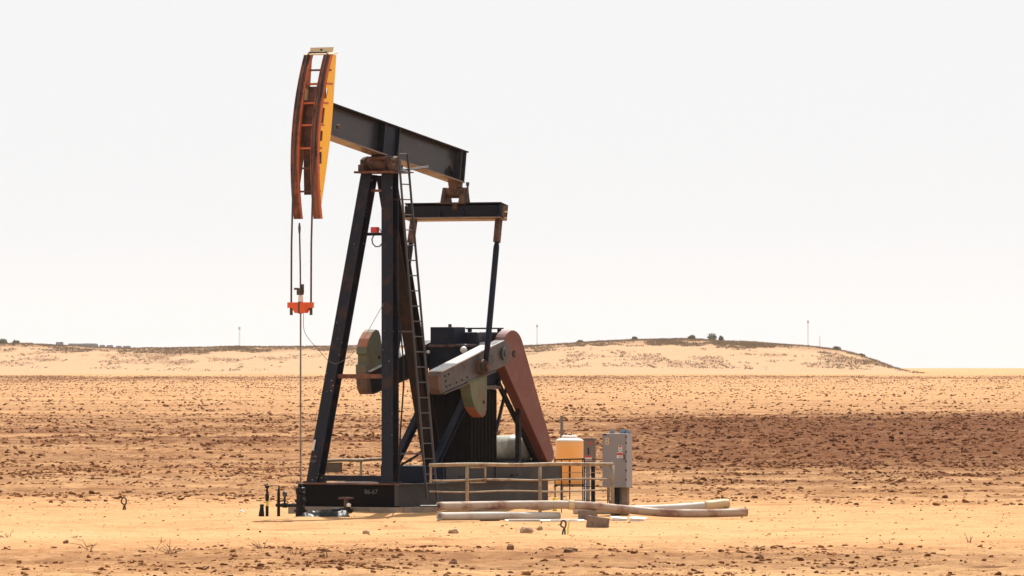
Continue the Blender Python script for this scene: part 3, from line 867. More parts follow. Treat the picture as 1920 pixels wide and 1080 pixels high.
def hull_outline(A, B, n=12, grow_=0.0):
    ang = math.atan2(B[1] - A[1], B[0] - A[0])
    off = math.acos((A[2] - B[2]) / math.hypot(B[0] - A[0], B[1] - A[1]))
    pts = []
    for i in range(n + 1):
        t = ang + off + (2 * math.pi - 2 * off) * i / n
        pts.append((A[0] + (A[2] + grow_) * math.cos(t), A[1] + (A[2] + grow_) * math.sin(t)))
    for i in range(7):
        t = ang - off + 2 * off * i / 6
        pts.append((B[0] + (B[2] + grow_) * math.cos(t), B[1] + (B[2] + grow_) * math.sin(t)))
    return pts


bg_ = MB().prism(hull_outline(GA, GB, 18), 0.47, 0.70).build('belt_guard', 'guard', pump, bevel=0.012)
MB().lathe([(0, .075), (.004, .075)], (-4.06, 0.70, 3.16), (0, 1, 0), 16).build('shaft_hole', 'plastic', bg_)
MB().lathe([(0, .03), (.012, .03)], (-4.08, 0.70, 3.16), (0, 1, 0), 12).build('shaft_end', 'crank', bg_)
lettering('L-4', 0.10, 'text_white', bg_, (-5.12, 0.7015, 1.45), (R(90), 0, R(180)))
lettering('62', 0.10, 'text_white', bg_, (-5.18, 0.7015, 1.34), (R(90), 0, R(180)))
MB().box(-4.46, -4.54, 0.50, 0.60, Z2, 2.35).build('guard_post', 'black', bg_)
MB().bar((-4.25, 0.45, 2.6), (-3.75, 0.45, 1.55), 0.05, 0.05, (0, 1, 0)).build('guard_brace', 'black', bg_)
MB().bar((-3.80, 0.46, 2.62), (-5.38, 0.46, 0.98), 0.06, 0.10, (0, 1, 0)).build('guard_rail', 'plastic', bg_)

# electric motor
mo = MB().lathe([(-0.52, .10), (-0.50, .20), (-0.44, .25), (-0.12, .255), (-0.10, .27), (-0.06, .27), (-0.04, .255), (0.28, .25), (0.34, .20), (0.40, .08), (0.46, .06)], (-5.42, -0.02, 1.25), (0, 1, 0), 22).build('motor', 'motor', pump, smooth=True)
MB().box(-5.15, -5.70, -0.42, 0.34, Z2 - 0.008, 1.02).build('motor_foot', 'black', mo)
MB().box(-4.2, -5.8, -0.62, -0.54, Z2 - 0.009, 1.0).box(-4.2, -5.8, 0.30, 0.44, Z2 - 0.009, 0.985).build('slide_rail', 'skid', mo)

# ladder on the near side
lad = MB()
LT, LB = (0.0, 0.52, 7.12), (0.02, 1.20, 0.30)
for du in (-0.2, 0.2):
    lad.bar((LT[0] + du * 0.86, LT[1], LT[2]), (LB[0] + du, LB[1], LB[2]), 0.024, 0.04, (1, 0, 0))
ladder = lad.build('ladder', 'ladder', pump)
n = 22
for i in range(n):
    t = (0.02 + i * 0.30) / 6.82
    if t > 0.93:
        break
    p = [LT[k] + (LB[k] - LT[k]) * t for k in range(3)]
    w_ = 0.2 * (0.86 + 0.14 * t)
    MB().tube([(p[0] - w_, p[1], p[2]), (p[0] + w_, p[1], p[2])], 0.012, 6).build('rung', 'ladder', ladder)
for z, vv in ((6.2, .3), (3.6, .42), (1.2, .75)):
    t = (7.12 - z) / 6.82
    MB().bar((0.2, LT[1] + 0.68 * t, z), (leg_at(z, 1)[0] - 0.1, leg_at(z, 1)[1], z), 0.03, 0.03, (0, 0, 1)).build('standoff', 'ladder', ladder)
MB().tube([(-0.15, 0.52, 6.80), (-0.5, 0.50, 6.83), (-1.0, 0.52, 6.88)], 0.014, 6).tube([(0.15, 0.5, 6.76), (-0.15, 0.52, 6.78), (-1.0, 0.54, 6.86)], 0.012, 6).box(-1.0, -1.05, 0.5, 0.56, 6.85, 6.90).build('grab_bar', 'ladder', ladder)
MB().box(-0.25, 0.20, 0.435, 0.62, 6.725, 6.75).build('step_plate', 'ladder', ladder)

# ------------------------------------------------------------------ ground-level things round the pump
pad = MB().box(1.45, -5.2, -1.25, 1.22, -0.15, 0.163).build('concrete_pad', 'concrete', bevel=0.02)
pad.location = (PX, PY, 0); pad.rotation_euler = (0, 0, TH)
tag(pad, 'low stained concrete pad beneath the pumpjack skid', 'pad')

# wellhead under the polished rod
wh = thing('wellhead', 'oil-black wellhead with stuffing box around the polished rod', 'wellhead', W(RU, 0, 0), TH)
MB().lathe([(-.05, .12), (.10, .12), (.10, .16), (.14, .16), (.14, .11), (.28, .11), (.28, .14), (.33, .14), (.33, .10), (.44, .10), (.46, .12), (.56, .12), (.58, .07), (.64, .06), (.65, .03)], (0, 0, 0), (0, 0, 1), 16).build('stuffing_box', 'plastic', wh).scale = (0.82, 0.82, 1)
for z in (0.48, 0.36, 0.2):
    MB().lathe([(0, .02), (.05, .02)], (0.05, 0.09, z), (0.4, 1, 0), 8).build('bolt', 'ladder', wh)
MB().tube([(0.0, -0.1, 0.22), (0.0, -0.55, 0.22)], 0.035, 10).build('flow_line', 'plastic', wh)
MB().lathe([(-.02, .02), (-.02, .05), (.07, .05), (.07, .02)], (0.0, -0.33, 0.22), (0, -1, 0), 10).build('union', 'plastic', wh)
MB().tube([(0.0, -0.50, -0.05), (0.0, -0.50, 0.45), (0.0, -0.49, 0.60)], [.032, .03, .012], 8).build('riser', 'plastic', wh)
g_ = MB().tube([(0.0, -0.36, 0.25), (0.0, -0.36, 0.40)], 0.02, 8).build('gauge_stem', 'plastic', wh)
MB().lathe([(-.02, .03), (-.02, .055), (.02, .055), (.02, .05)], (0.0, -0.36, 0.44), (1, -0.5, 0), 16).build('gauge_dial', 'ladder', g_)
MB().tube([(0.0, -0.49, 0.60), (0.0, -0.60, 0.605), (0, -0.68, 0.60)], 0.008, 5).build('sense_line', 'cable', wh)

gx, gy = -4.755, 147.6
vs_ = thing('valve_standpipe', 'tall thin black valve standpipe beside the wellhead', 'standpipe', (gx, gy, 0))
MB().lathe([(-.1, .03), (.20, .03), (.20, .025), (.30, .025), (.31, .035), (.42, .038), (.46, .02), (.55, .02), (.56, .045), (.60, .045), (.61, .015), (.64, .015)], (0, 0, 0), (0, 0, 1), 12).build('pipe', 'plastic', vs_)
MB().lathe([(.205, .0275), (.295, .0275)], (0, 0, 0), (0, 0, 1), 12).build('yellow_band', 'yellow_plain', vs_)
st = tag(MB().lathe([(-.1, .055), (.05, .055), (.12, .045), (.20, .035), (.23, .045), (.25, .02)], (0, 0, 0), (0.05, 0, 1), 10).build('pipe_stub', 'plastic'), 'short fat black pipe stub left of the standpipe', 'pipe stub')
st.location = (-4.86, 147.4, 0)

# crumpled black plastic at the foot of the skid
xs = np.linspace(0, 1, 60); ys = np.linspace(0, 1, 26)
Xg, Yg = np.meshgrid(xs, ys)
Zg = 0.16 * np.sin(np.pi * np.clip(Yg, 0, 1)) ** 0.6 * (0.55 + 0.9 * (vnoise(Xg * 7, Yg * 4, 41) + 0.3)) + 0.12 * np.abs(vnoise(Xg * 16, Yg * 6, 42)) + 0.02 * vnoise(Xg * 35, Yg * 14, 43)
Zg *= 0.6
Zg *= smooth(0, .08, Xg) * (1 - smooth(.9, 1, Xg)); Zg = Zg - 0.06 * (1 - np.sin(np.pi * Yg))
co = np.stack([(Xg - 0.5) * 1.0, (Yg - 0.5) * 0.62, Zg], -1).reshape(-1, 3)
idx = np.arange(Xg.size).reshape(Xg.shape)
q = np.stack([idx[:-1, :-1], idx[:-1, 1:], idx[1:, 1:], idx[1:, :-1]], -1).reshape(-1, 4)
sh = raw_mesh('plastic_sheet', co, q, 'plastic')
so = sh.modifiers.new('solid', 'SOLIDIFY'); so.thickness = 0.004
sh.location = (-3.62, 147.2, 0.0)
tag(sh, 'crumpled shiny black plastic sheet on the sand before the skid', 'plastic sheet')

hv = thing('drain_valve', 'small rusty drain valve with pale cap at the front of the skid', 'valve', W(1.66, 0.24, 0), TH)
MB().tube([(0, -0.02, -0.05), (0, -0.02, 0.32)], 0.045, 10).box(-0.10, 0.06, -0.16, 0.10, 0.32, 0.36).build('valve_body', 'rust', hv)
MB().lathe([(0, .02), (.01, .04), (.05, .045), (.08, .02)], (0.10, 0.10, 0.17), (0, 0, 1), 10).build('cap', 'white_dot', hv, smooth=True)
MB().tube([(0.06, -0.3, 0.10), (0.07, 0.0, 0.11), (0.08, 0.16, 0.10)], 0.04, 8).tube([(.1, .10, .08), (.1, .10, .18)], .03, 8).build('hose', 'plastic', hv)


# guard rails of tan pipe
def rail_fence(name, label, p0, p1, post_t, tops, radii, extra=None, post_r=0.034, z_floor=-0.1, mat='tan_rail'):
    p0, p1 = Vector((*p0, 0)), Vector((*p1, 0))
    d = p1 - p0
    f_ = thing(name, label, 'guard rail', p0, math.atan2(d.y, d.x))
    L = d.length
    for z, r_ in zip(tops, radii):
        pts = [(L * i / 14, 0.012 * math.sin(i * 1.3 + z * 9), z + 0.012 * math.sin(i * 0.9 + z * 5) * (1 if r_ < .03 else .6)) for i in range(15)]
        MB().tube(pts, r_, 8).build('rail', mat, f_, smooth=True)
    for t, pr in post_t:
        MB().tube([(L * t, 0, z_floor), (L * t, 0, tops[0] - radii[0] * 0.5)], pr, 10).build('post', mat, f_, smooth=True)
    if extra:
        extra(f_, L)
    return f_


def gate_frame(f_, L):
    MB().tube([(L * .008, 0, 0.66), (L * .008, 0, 1.0)], .024, 8).build('end_post', 'tan_rail', f_)
    MB().bar((L * .215, -0.03, 0.96), (L * .30, -0.03, 0.96), .03, .03).bar((L * .30, -0.03, 0.975), (L * .30, -0.03, 0.66), .03, .03).bar((L * .215, -0.03, 0.67), (L * .30, -0.03, 0.67), .03, .03).build('bracket', 'tan_rail', f_)


rail_fence('guard_rail', 'tan pipe guard rail with three rails along the near side of the pumpjack', (-1.60, 147.0), (1.977, 148.3),
           [(0.205, .036), (0.60, .036), (0.995, .040)], (1.01, 0.713, 0.49), (.036, .019, .015), gate_frame)
a, b_ = W(-0.62, -1.75), W(-3.7, -1.75)
rail_fence('guard_rail', 'pale pipe guard rail behind the front legs of the pumpjack', a[:2], b_[:2], [(0.02, .025), (0.50, .03), (0.98, .03)], (1.03, 0.60), (.034, .015),
           lambda f_, L: MB().box(0.0, 0.85, 0.02, 0.05, 0.79, 0.99).build('sign_back', 'wood', f_))

# yellow chemical tank on a black stand
TX, TY = 1.185, 156.3
tk = thing('chemical_tank', 'orange plastic tank with white lid behind the belt guard', 'tank', (TX, TY, 0.5))
MB().lathe([(-.02, .26), (0.0, .285), (.42, .285), (.84, .285), (.89, .27)], (0, 0, 0), (0, 0, 1), 32).build('body', 'tank', tk, smooth=True)
MB().lathe([(.86, .288), (.885, .285), (.915, .25), (.93, .17)], (0, 0, 0), (0, 0, 1), 32).build('shoulder', 'tank_lid', tk, smooth=True)
MB().lathe([(.925, .165), (.975, .165), (.985, .14)], (0, 0, 0), (0, 0, 1), 24).build('lid', 'tank_lid', tk)
MB().box(-0.03, 0.05, -0.06, 0.0, 0.985, 1.02).build('vent', 'conduit', tk)
MB().box(-0.02, 0.02, -0.296, -0.283, 0.02, 0.40).build('sight_strip', 'plastic', tk)
sd_ = thing('tank_stand', 'thin black steel stand holding the orange tank', 'stand', (TX, TY, 0))
for x in (-0.30, 0.0, 0.30):
    for y in (-0.33, 0.33):
        if x == 0.0 and y > 0:
            continue
        MB().bar((x, y, -0.08), (x, y, 1.0 if x else 0.98), .022, .022).build('upright', 'plastic', sd_)
for z in (0.47, 0.99):
    for y in (-0.33, 0.33):
        MB().bar((-0.311, y, z), (0.311, y, z + (0.02 if z > .9 else 0)), .024, .026).build('cross_bar', 'plastic', sd_)
for x in (-0.30, 0.30):
    MB().bar((x, -0.318, 0.47), (x, 0.318, 0.47), .024, .024).build('cross_bar', 'plastic', sd_)
MB().box(-0.29, 0.29, -0.31, 0.31, 0.455, 0.478).build('shelf', 'plastic', sd_)

# wire gate frame beside the tank, in front of it
fr_ = thing('wire_frame', 'black wire frame leaning between guard rail and tank', 'frame', (0.985, 151.2, 0), R(4))
for x in (0.0, 0.42, 0.50 + .42):
    MB().bar((x, 0, -0.08), (x, 0, 1.06), .018, .018).build('upright', 'plastic', fr_)
for z, mt_ in ((1.06, 'plastic'), (0.80, 'tan_rail'), (0.52, 'plastic'), (0.25, 'plastic')):
    MB().bar((-0.01, 0.004, z), (0.93, 0.004, z), .014, .014).build('wire', mt_, fr_)
yc = tag(MB().lathe([(-.08, .045), (.26, .045), (.28, .03)], (0, 0, 0), (0, 0, 1), 12).build('yellow_marker', 'yellow_plain'), 'short yellow marker tube at the rear corner of the skid', 'marker')
yc.location = (0.86, 152.6, 0.0)
pole = tag(MB().tube([(0, 0, -0.1), (0, 0, 1.88)], 0.032, 8).build('steel_post', 'box_grey'), 'thin grey steel post standing behind the orange tank', 'post')
pole.location = (1.035, 158.2, 0)

# small control box on a post
jb = thing('junction_box', 'small grey-brown control box with red button on a post', 'control box', (1.60, 157.4, 0), R(-6))
MB().box(-0.135, 0.135, -0.07, 0.07, 0.86, 1.40).build('box', 'box_grey', jb, bevel=0.008)
MB().box(-0.15, 0.16, -0.085, 0.08, 1.402, 1.42).build('rain_hood', 'box_grey', jb)
MB().lathe([(0, .03), (.03, .028)], (0.045, -0.07, 1.32), (0, -1, 0), 12).build('red_button', 'red', jb)
MB().bar((-0.01, -0.08, 1.08), (-0.01, -0.08, 1.22), .02, .02).build('handle', 'plastic', jb)
MB().box(-0.09, 0.06, -0.074, -0.0715, 0.96, 1.055).build('warning_label', 'label_white', jb)
MB().box(-0.088, 0.058, -0.0765, -0.0745, 1.02, 1.053).build('label_band', 'label_red', jb)
MB().box(-0.07, 0.01, -0.04, 0.04, -0.1, 0.86).build('post', 'conduit', jb)
MB().box(0.04, 0.12, -0.04, 0.04, -0.1, 0.86).build('post', 'plastic', jb)

# big control cabinet
cbx = thing('control_cabinet', 'tall grey electrical control cabinet on posts beside the rail end', 'cabinet', (2.105, 148.9, 0), R(-24))
MB().box(-0.285, 0.215, -0.15, 0.14, 0.545, 1.60).build('cabinet_body', 'cabinet_side_lit', cbx, bevel=0.008)
dr = MB().box(-0.29, 0.20, -0.176, -0.152, 0.55, 1.60).build('door', 'cabinet', cbx, bevel=0.006)
MB().bar((0.19, -0.20, 1.09), (0.19, -0.20, 1.19), .025, .03).build('latch', 'ladder', dr)
for z in (0.7, 0.88, 1.06, 1.24, 1.42, 1.54):
    MB().box(0.203, 0.222, -0.172, -0.155, z - 0.02, z + 0.02).build('clip', 'plastic', dr)
MB().box(-0.275, -0.20, -0.182, -0.177, 1.565, 1.59).build('plate', 'plastic', dr)
lettering('8', 0.20, 'collar', dr, (-0.235, -0.178, 1.38), (R(90), 0, 0))
MB().box(0.055, 0.135, -0.180, -0.1775, 1.25, 1.37).build('warning_label', 'label_white', dr)
MB().box(0.068, 0.122, -0.1825, -0.1805, 1.33, 1.366).build('label_band', 'label_red', dr)
MB().box(0.02, 0.150, -0.180, -0.1775, 1.12, 1.235).build('warning_label', 'label_white', dr)
MB().box(0.022, 0.148, -0.1825, -0.1805, 1.178, 1.222).build('label_band', 'label_red', dr)
for z in (1.275, 1.295, 1.135, 1.155):
    MB().box(0.07, 0.12, -0.1825, -0.1805, z, z + 0.008).build('print_line', 'ladder', dr)
cd_ = MB()
for x in (-0.17, 0.06, 0.17):
    cd_.lathe([(0, .05), (.05, .05), (.055, .03), (.075, .03)], (x, 0.03, 1.60), (0, 0, 1), 10)
cd_.box(-0.02, 0.14, 0.05, 0.11, 1.60, 1.68)
cd_.build('conduit_fitting', 'conduit', cbx)
for x in (-0.03, 0.13):
    MB().box(x - 0.055, x + 0.055, -0.06, 0.06, -0.12, 0.544).build('post', 'wood' if x > 0 else 'plastic', cbx)
MB().bar((-0.28, -0.02, 0.05), (-0.02, -0.02, 0.35), .03, .03).build('brace', 'plastic', cbx)
MB().tube([(-0.2, -0.05, .54), (-0.19, -0.08, .3), (-0.12, -0.08, .05), (-0.1, -.08, -.05)], .018, 6).build('conduit', 'wood', cbx)


# ------------------------------------------------------------------ pipes and litter on the sand
def at(x, y, z):
    """point of the site at height z, surveyed by bearing and depression from the camera station"""
    Yd = 14250 * (CAM_H - z) / (y - 672)
    return ((x - 960) * Yd / 14250, Yd, z)


pa = curve_pts([(-1.385, 143.3, .285), (-0.7, 143.95, .285), (0.25, 144.4, .29), (1.0, 144.5, .29), (1.45, 144.6, .27), (2.1, 144.9, .20), (2.9, 145.1, .125), (3.7, 145.3, .11), (4.50, 145.5, .125)])
A_ = thing('rusty_pipe', 'long rust-stained pipe lying across the block in front of the guard rail', 'pipe', pa[0])
o_ = Vector(pa[0])
MB().hollow([Vector(p) - o_ for p in pa], 0.080, 0.05, 16).build('pipe_wall', 'pipe', A_, smooth=True)
MB().tube([Vector(p) - o_ for p in pa[25:28]], 0.094, 16).build('sleeve', 'collar', A_, smooth=True)
MB().tube([Vector((-0.34, 0.02, 0.0)), Vector((0.08, 0.0, 0.0))], 0.020, 8).build('rod_stub', 'ladder', A_)
pb = curve_pts([(-1.365, 143.1, .095), (-0.9, 143.6, .09), (-0.1, 144.1, .085), (0.9, 144.5, .07)])
o_ = Vector(pb[0])
B_ = tag(MB().hollow([Vector(p) - o_ for p in pb], 0.078, 0.05, 16).build('short_pipe', 'pipe_grey', None, smooth=True), 'grey open-ended pipe half buried under the long rusty pipe', 'pipe')
B_.location = o_
pc = curve_pts([(1.2, 148.0, .12), (2.1, 148.2, .12), (2.9, 148.5, .13), (3.6, 148.9, .165), (4.24, 149.2, .225)])
o_ = Vector(pc[-1])
C_ = thing('grey_pipe', 'bent grey pipe with tan end collar, rising to the right', 'pipe', o_)
MB().tube([Vector(p) - o_ for p in pc], 0.084, 16).build('pipe_wall', 'pipe_grey', C_, smooth=True)
MB().tube([Vector(p) - o_ for p in pc[-7:]], 0.094, 16).build('collar', 'collar', C_, smooth=True)
MB().box(-0.1, 0.1, -0.15, 0.15, -0.29, -0.098).build('support', 'block', C_)


def cinder(name, label, loc, rz, size=(0.40, 0.19, 0.19), tilt=0):
    w, d_, h = size
    t = thing(name, label, 'block', loc, rz)
    t.rotation_euler = (tilt, 0, rz)
    m_ = MB()
    web = 0.035
    m_.box(-w / 2, w / 2, -d_ / 2, -d_ / 2 + web, 0, h).box(-w / 2, w / 2, d_ / 2 - web, d_ / 2, 0, h)
    for x in (-w / 2 + web / 2 + .001, 0, w / 2 - web / 2 - .001):
        m_.box(x - web / 2, x + web / 2, -d_ / 2 + web, d_ / 2 - web, 0.001, h - 0.001)
    m_.build('shell', 'block', t, bevel=0.008)
    return t


cinder('cinder_block', 'tilted brown cinder block half sunk in the open sand', (1.56, 139.2, -0.03), R(-6), (0.40, 0.2, 0.2), R(0)).rotation_euler[1] = R(8)
cinder('cinder_block', 'cinder block propping up the long rusty pipe', (1.44, 144.6, -0.02), R(2), (0.36, 0.2, 0.20))
cinder('cinder_block', 'cinder block beneath the pipes near their open ends', (-0.42, 144.12, -0.09), R(-4), (0.36, 0.3, 0.20))

ws = MB()
ws.box(-0.75, 0.75, -0.25, 0.25, -0.01, 0.012)
ws.box(-0.70, -0.1, -0.27, -0.2, 0.013, 0.035)
ws.box(0.1, 0.6, -0.22, -0.12, 0.013, 0.03)
s_ = tag(ws.build('white_board', 'pvc', None, bevel=0.004), 'flat white board lying on the sand under the rusty pipe', 'board')
s_.location = (0.62, 143.5, 0.012); s_.rotation_euler = (0.02, 0, R(3))
for i, (x, y, rz) in enumerate(((2.02, 143.9, 5), (2.38, 143.6, -8))):
    o = MB().prism([(-0.15, 0), (0.15, 0.0), (0.13, 0.05), (-0.12, 0.06)], -0.16, -0.15).box(-0.15, 0.15, -0.16, 0.2, 0.05, 0.06).build('metal_angle', 'pvc')
    tag(o, ['pale bent metal angle at the foot of the control cabinet', 'second pale metal angle, further out from the control cabinet'][i], 'metal scrap', 'metal scraps by the cabinet')
    o.location = (x, y, 0.0); o.rotation_euler = (R(4), R(4), R(rz))


def loop_stake(loc, h, w, label, mat='cable'):
    pts = [(0.02, 0, -0.1), (0.015, 0, h * .35), (-w, 0, h * .62), (-w * .7, 0, h * .93), (0, 0, h), (w * .75, 0, h * .85), (w * .6, 0, h * .55), (-0.01, 0, h * .25), (-0.03, 0, -0.08)]
    o = tag(MB().tube(curve_pts(pts, 5), 0.016, 7).build('cable_loop', mat, None, smooth=True), label, 'cable loop', 'cable loops sticking out of the sand')
    o.location = loc
    return o


x, y, z = at(233, 957, 0)
loop_stake((x, y, 0), 0.26, 0.055, 'dark bent cable loop standing alone on the sand far left')
x, y, z = at(1057, 1001, 0)
loop_stake((x, y, 0), 0.235, 0.05, 'dark cable loop beside the yellow stake')
ys_ = tag(MB().tube([(0.07, 0, -0.08), (0.075, 0, 0.10), (0.10, 0, 0.22)], [.014, .014, .010], 7).build('stake', 'yellow_plain'), 'thin yellow stake beside the cable loop', 'stake')
ys_.location = (x, y, 0)


def rock(name, label, cat, loc, size, mat, seed, group=None):
    bm = bmesh.new()
    bmesh.ops.create_icosphere(bm, subdivisions=2, radius=1)
    rr = random.Random(seed)
    for vtx in bm.verts:
        k = 1 + rr.uniform(-.28, .22)
        vtx.co = Vector((vtx.co.x * size[0] * k, vtx.co.y * size[1] * k, max(vtx.co.z, -.5) * size[2] * k))
    me = bpy.data.meshes.new(name); bm.to_mesh(me); bm.free()
    me.materials.append(M[mat])
    o = bpy.data.objects.new(name, me); C.objects.link(o)
    o.location = loc; o.rotation_euler = (0, 0, rr.uniform(0, 6))
    return tag(o, label, cat, group)


ROCKS = [(850, 1000, (.09, .09, .07), 'stone', 'pale flat stone on the sand in front of the pipe ends'),
         (988, 1002, (.12, .10, .11), 'stone', 'tan angular stone left of the cable loop'),
         (1012, 992, (.045, .05, .05), 'stone', 'small tan stone just above the angular tan stone'),
         (686, 1000, (.08, .07, .05), 'stone', 'low pale stone on the sand in front of the skid'),
         (950, 968, (.10, .08, .06), 'stone', 'pale sandy stone by the end of the half buried pipe'),
         (957, 1034, (.06, .06, .07), 'dark_clod', 'dark brown lump of earth below the angular tan stone'),
         (1070, 1037, (.13, .1, .09), 'dark_clod', 'widest dark lump of earth in the right foreground'),
         (850, 1058, (.08, .06, .07), 'dark_clod', 'dark lump of earth at the bottom edge below the pipe ends'),
         (124, 1018, (.055, .05, .05), 'dark_clod', 'lone dark lump on the pale sand at far left'),
         (1424, 1050, (.07, .06, .09), 'dark_clod', 'upright dark lump of earth at lower right'),
         (454, 960, (.05, .05, .03), 'pvc', 'small white stone on the sand near the standpipe')]
for i, (x, y, s, mt_, lb) in enumerate(ROCKS):
    p = at(x, y, 0)
    rock('stone' if mt_ != 'dark_clod' else 'earth_lump', lb, 'stone' if mt_ != 'dark_clod' else 'earth lump', (p[0], p[1], float(ground_z(p[0], p[1])) + s[2] * .25), s, mt_, i + 3, 'loose stones and lumps on the sand')

# dry weeds
WEEDS = [(170, 1033, .34, 5, 'thin dry weed with a bent stalk at lower left'), (291, 1035, .20, 8, 'dry weed left of the low spreading tuft'), (320, 1038, .22, 14, 'low spreading dry weed tuft at lower left centre'),
         (305, 1016, .16, 4, 'tiny forked dry twig on the pale sand'), (490, 1035, .22, 16, 'spreading dry weed tuft in front of the wellhead'), (553, 1046, .28, 3, 'single upright dry stalk in front of the skid corner'),
         (612, 1049, .22, 4, 'leaning dry stalk right of the single upright stalk'), (15, 1007, .20, 7, 'dry sticks at the left edge of the sand'), (1663, 1022, .14, 9, 'dark dry stick lying on the sand at lower right'),
         (1420, 1030, .14, 12, 'low dark weed tuft on the sand right of the cinder block'), (145, 1008, .1, 20, 'flat dry weed mat at left'), (1817, 1020, .24, 4, 'thin leaning stalk at the far lower right')]
for i, (x, y, h, nst, lb) in enumerate(WEEDS):
    rr = random.Random(90 + i)
    p = at(x, y, 0)
    mb = MB()
    for k in range(nst):
        a = rr.uniform(0, 6.28); l = h * rr.uniform(.5, 1.1); sp = rr.uniform(.2, 1.6) if nst > 4 else rr.uniform(.1, .6)
        q0 = Vector((rr.uniform(-.03, .03), rr.uniform(-.03, .03), -0.03))
        q1 = q0 + Vector((math.cos(a) * sp, math.sin(a) * sp * .4, 1)).normalized() * l * .55
        q2 = q1 + Vector((math.cos(a) * sp * 1.6, math.sin(a) * sp * .4, rr.uniform(.2, .9))).normalized() * l * .5
        mb.tube([q0, q1, q2], [.006, .005, .003], 4)
    o = tag(mb.build('dry_weed', 'twig'), lb, 'weed', 'dry weeds on the sand')
    o.location = (p[0], p[1], float(ground_z(p[0], p[1])))

# ------------------------------------------------------------------ far things
def scrub_cloud(name, pts, sizes, mat, blades=10, flat=1.0, thin=1.0):
    """grass tufts: each a handful of upright triangular blades"""
    n = len(pts)
    base = np.repeat(pts, blades, 0); s = np.repeat(sizes, blades)
    m_ = n * blades
    a = rng.uniform(0, 2 * math.pi, m_)
    off = np.stack([np.cos(a), np.sin(a), np.zeros(m_)], -1) * (s * rng.uniform(0, .8, m_))[:, None]
    w = s * rng.uniform(.12, .30, m_) * thin
    tip = np.stack([np.cos(a) * rng.uniform(0, .5, m_), np.sin(a) * rng.uniform(0, .5, m_), rng.uniform(.5, 1.15, m_) * flat], -1) * s[:, None]
    b2 = rng.uniform(0, math.pi, m_)
    side = np.stack([np.cos(b2), np.sin(b2), np.zeros(m_)], -1) * w[:, None]
    c = base + off
    c[:, 2] -= 0.1 * s
    co = np.stack([c - side, c + side, c + tip], 1).reshape(-1, 3)
    o = raw_mesh(name, co, np.arange(3 * m_).reshape(-1, 3), mat)
    o['kind'] = 'stuff'
    return o


n = 44000
xx = rng.uniform(-185, 97, n)
yy = np.where(rng.random(n) < 0.7, rng.uniform(1668, RIDGE_Y + 8, n), rng.uniform(1560, RIDGE_Y, n))
patch = vnoise(xx / 7, yy / 26, 51) + 0.6 * vnoise(xx / 2.2, yy / 9, 52)
keep = (np.interp(xx, RX, RZ) > 0.5) & ((patch > 0.02) | (yy > 1680 + 60 * (rng.random(n) - patch)))
xx, yy = xx[keep], yy[keep]
pts = np.stack([xx, yy, ridge_z(xx, yy)], -1)
o = scrub_cloud('scrub_grass', pts, rng.uniform(.14, .44, len(xx)) * np.where(xx > 10, 1.15, .9), 'scrub', 6)
tag(o, 'dry brown scrub covering the far low hill', 'scrub')

SHRUBS = [(1335, 1.7, 2.2, 'largest round green shrub on the crest of the far hill'), (1297, 1.1, 1.6, 'green shrub left of the largest shrub on the far hill'), (1352, 1.2, 1.0, 'small shrub touching the right of the largest shrub on the hill'),
          (1190, 0.9, 1.3, 'low shrub on the left shoulder of the far hill crest'), (1088, 0.8, 1.5, 'small shrub at the left foot of the far hill crest'), (1560, 0.9, 1.8, 'grey shrub on the right slope of the far hill'),
          (1605, 0.8, 1.8, 'lowest shrub at the right end of the far hill'), (5, 1.3, 2.2, 'dark shrub at the far left edge of the skyline'), (30, 0.8, 1.6, 'small shrub right of the dark shrub at the left edge')]
for i, (x, h, w, lb) in enumerate(SHRUBS):
    X = (x - 960) * RIDGE_Y / 14250
    yb = RIDGE_Y + (0 if x < 1500 else -25)
    zb = float(ridge_z(np.array(X), np.array(yb)))
    t = thing('shrub', lb, 'shrub', (X, yb, zb - 0.1), 0, 'shrubs on the far hill')
    k = 700
    u_ = rng.normal(0, 1, (k, 3)); u_ /= np.linalg.norm(u_, axis=1)[:, None]
    r_ = rng.uniform(.45, 1.0, k) * (1 + 0.35 * vnoise(u_[:, 0] * 3 + i * 7, u_[:, 2] * 3, 61))
    c = u_ * r_[:, None] * np.array([w * .55, w * .45, h * .55]) + np.array([0, 0, h * .5])
    t1 = rng.normal(0, .11, (k, 3)); t2 = rng.normal(0, .11, (k, 3))
    raw_mesh('crown', np.stack([c - t1, c + t1, c + t2], 1).reshape(-1, 3), np.arange(3 * k).reshape(-1, 3), 'shrub', t)
    mb = MB()
    for q in range(5):
        a = q * 1.3
        mb.tube([(0, 0, -0.2), (math.cos(a) * w * .15, math.sin(a) * w * .1, h * .35), (math.cos(a) * w * .3, math.sin(a) * w * .2, h * .75)], [.05, .035, .015], 5)
    mb.build('stem', 'twig', t)

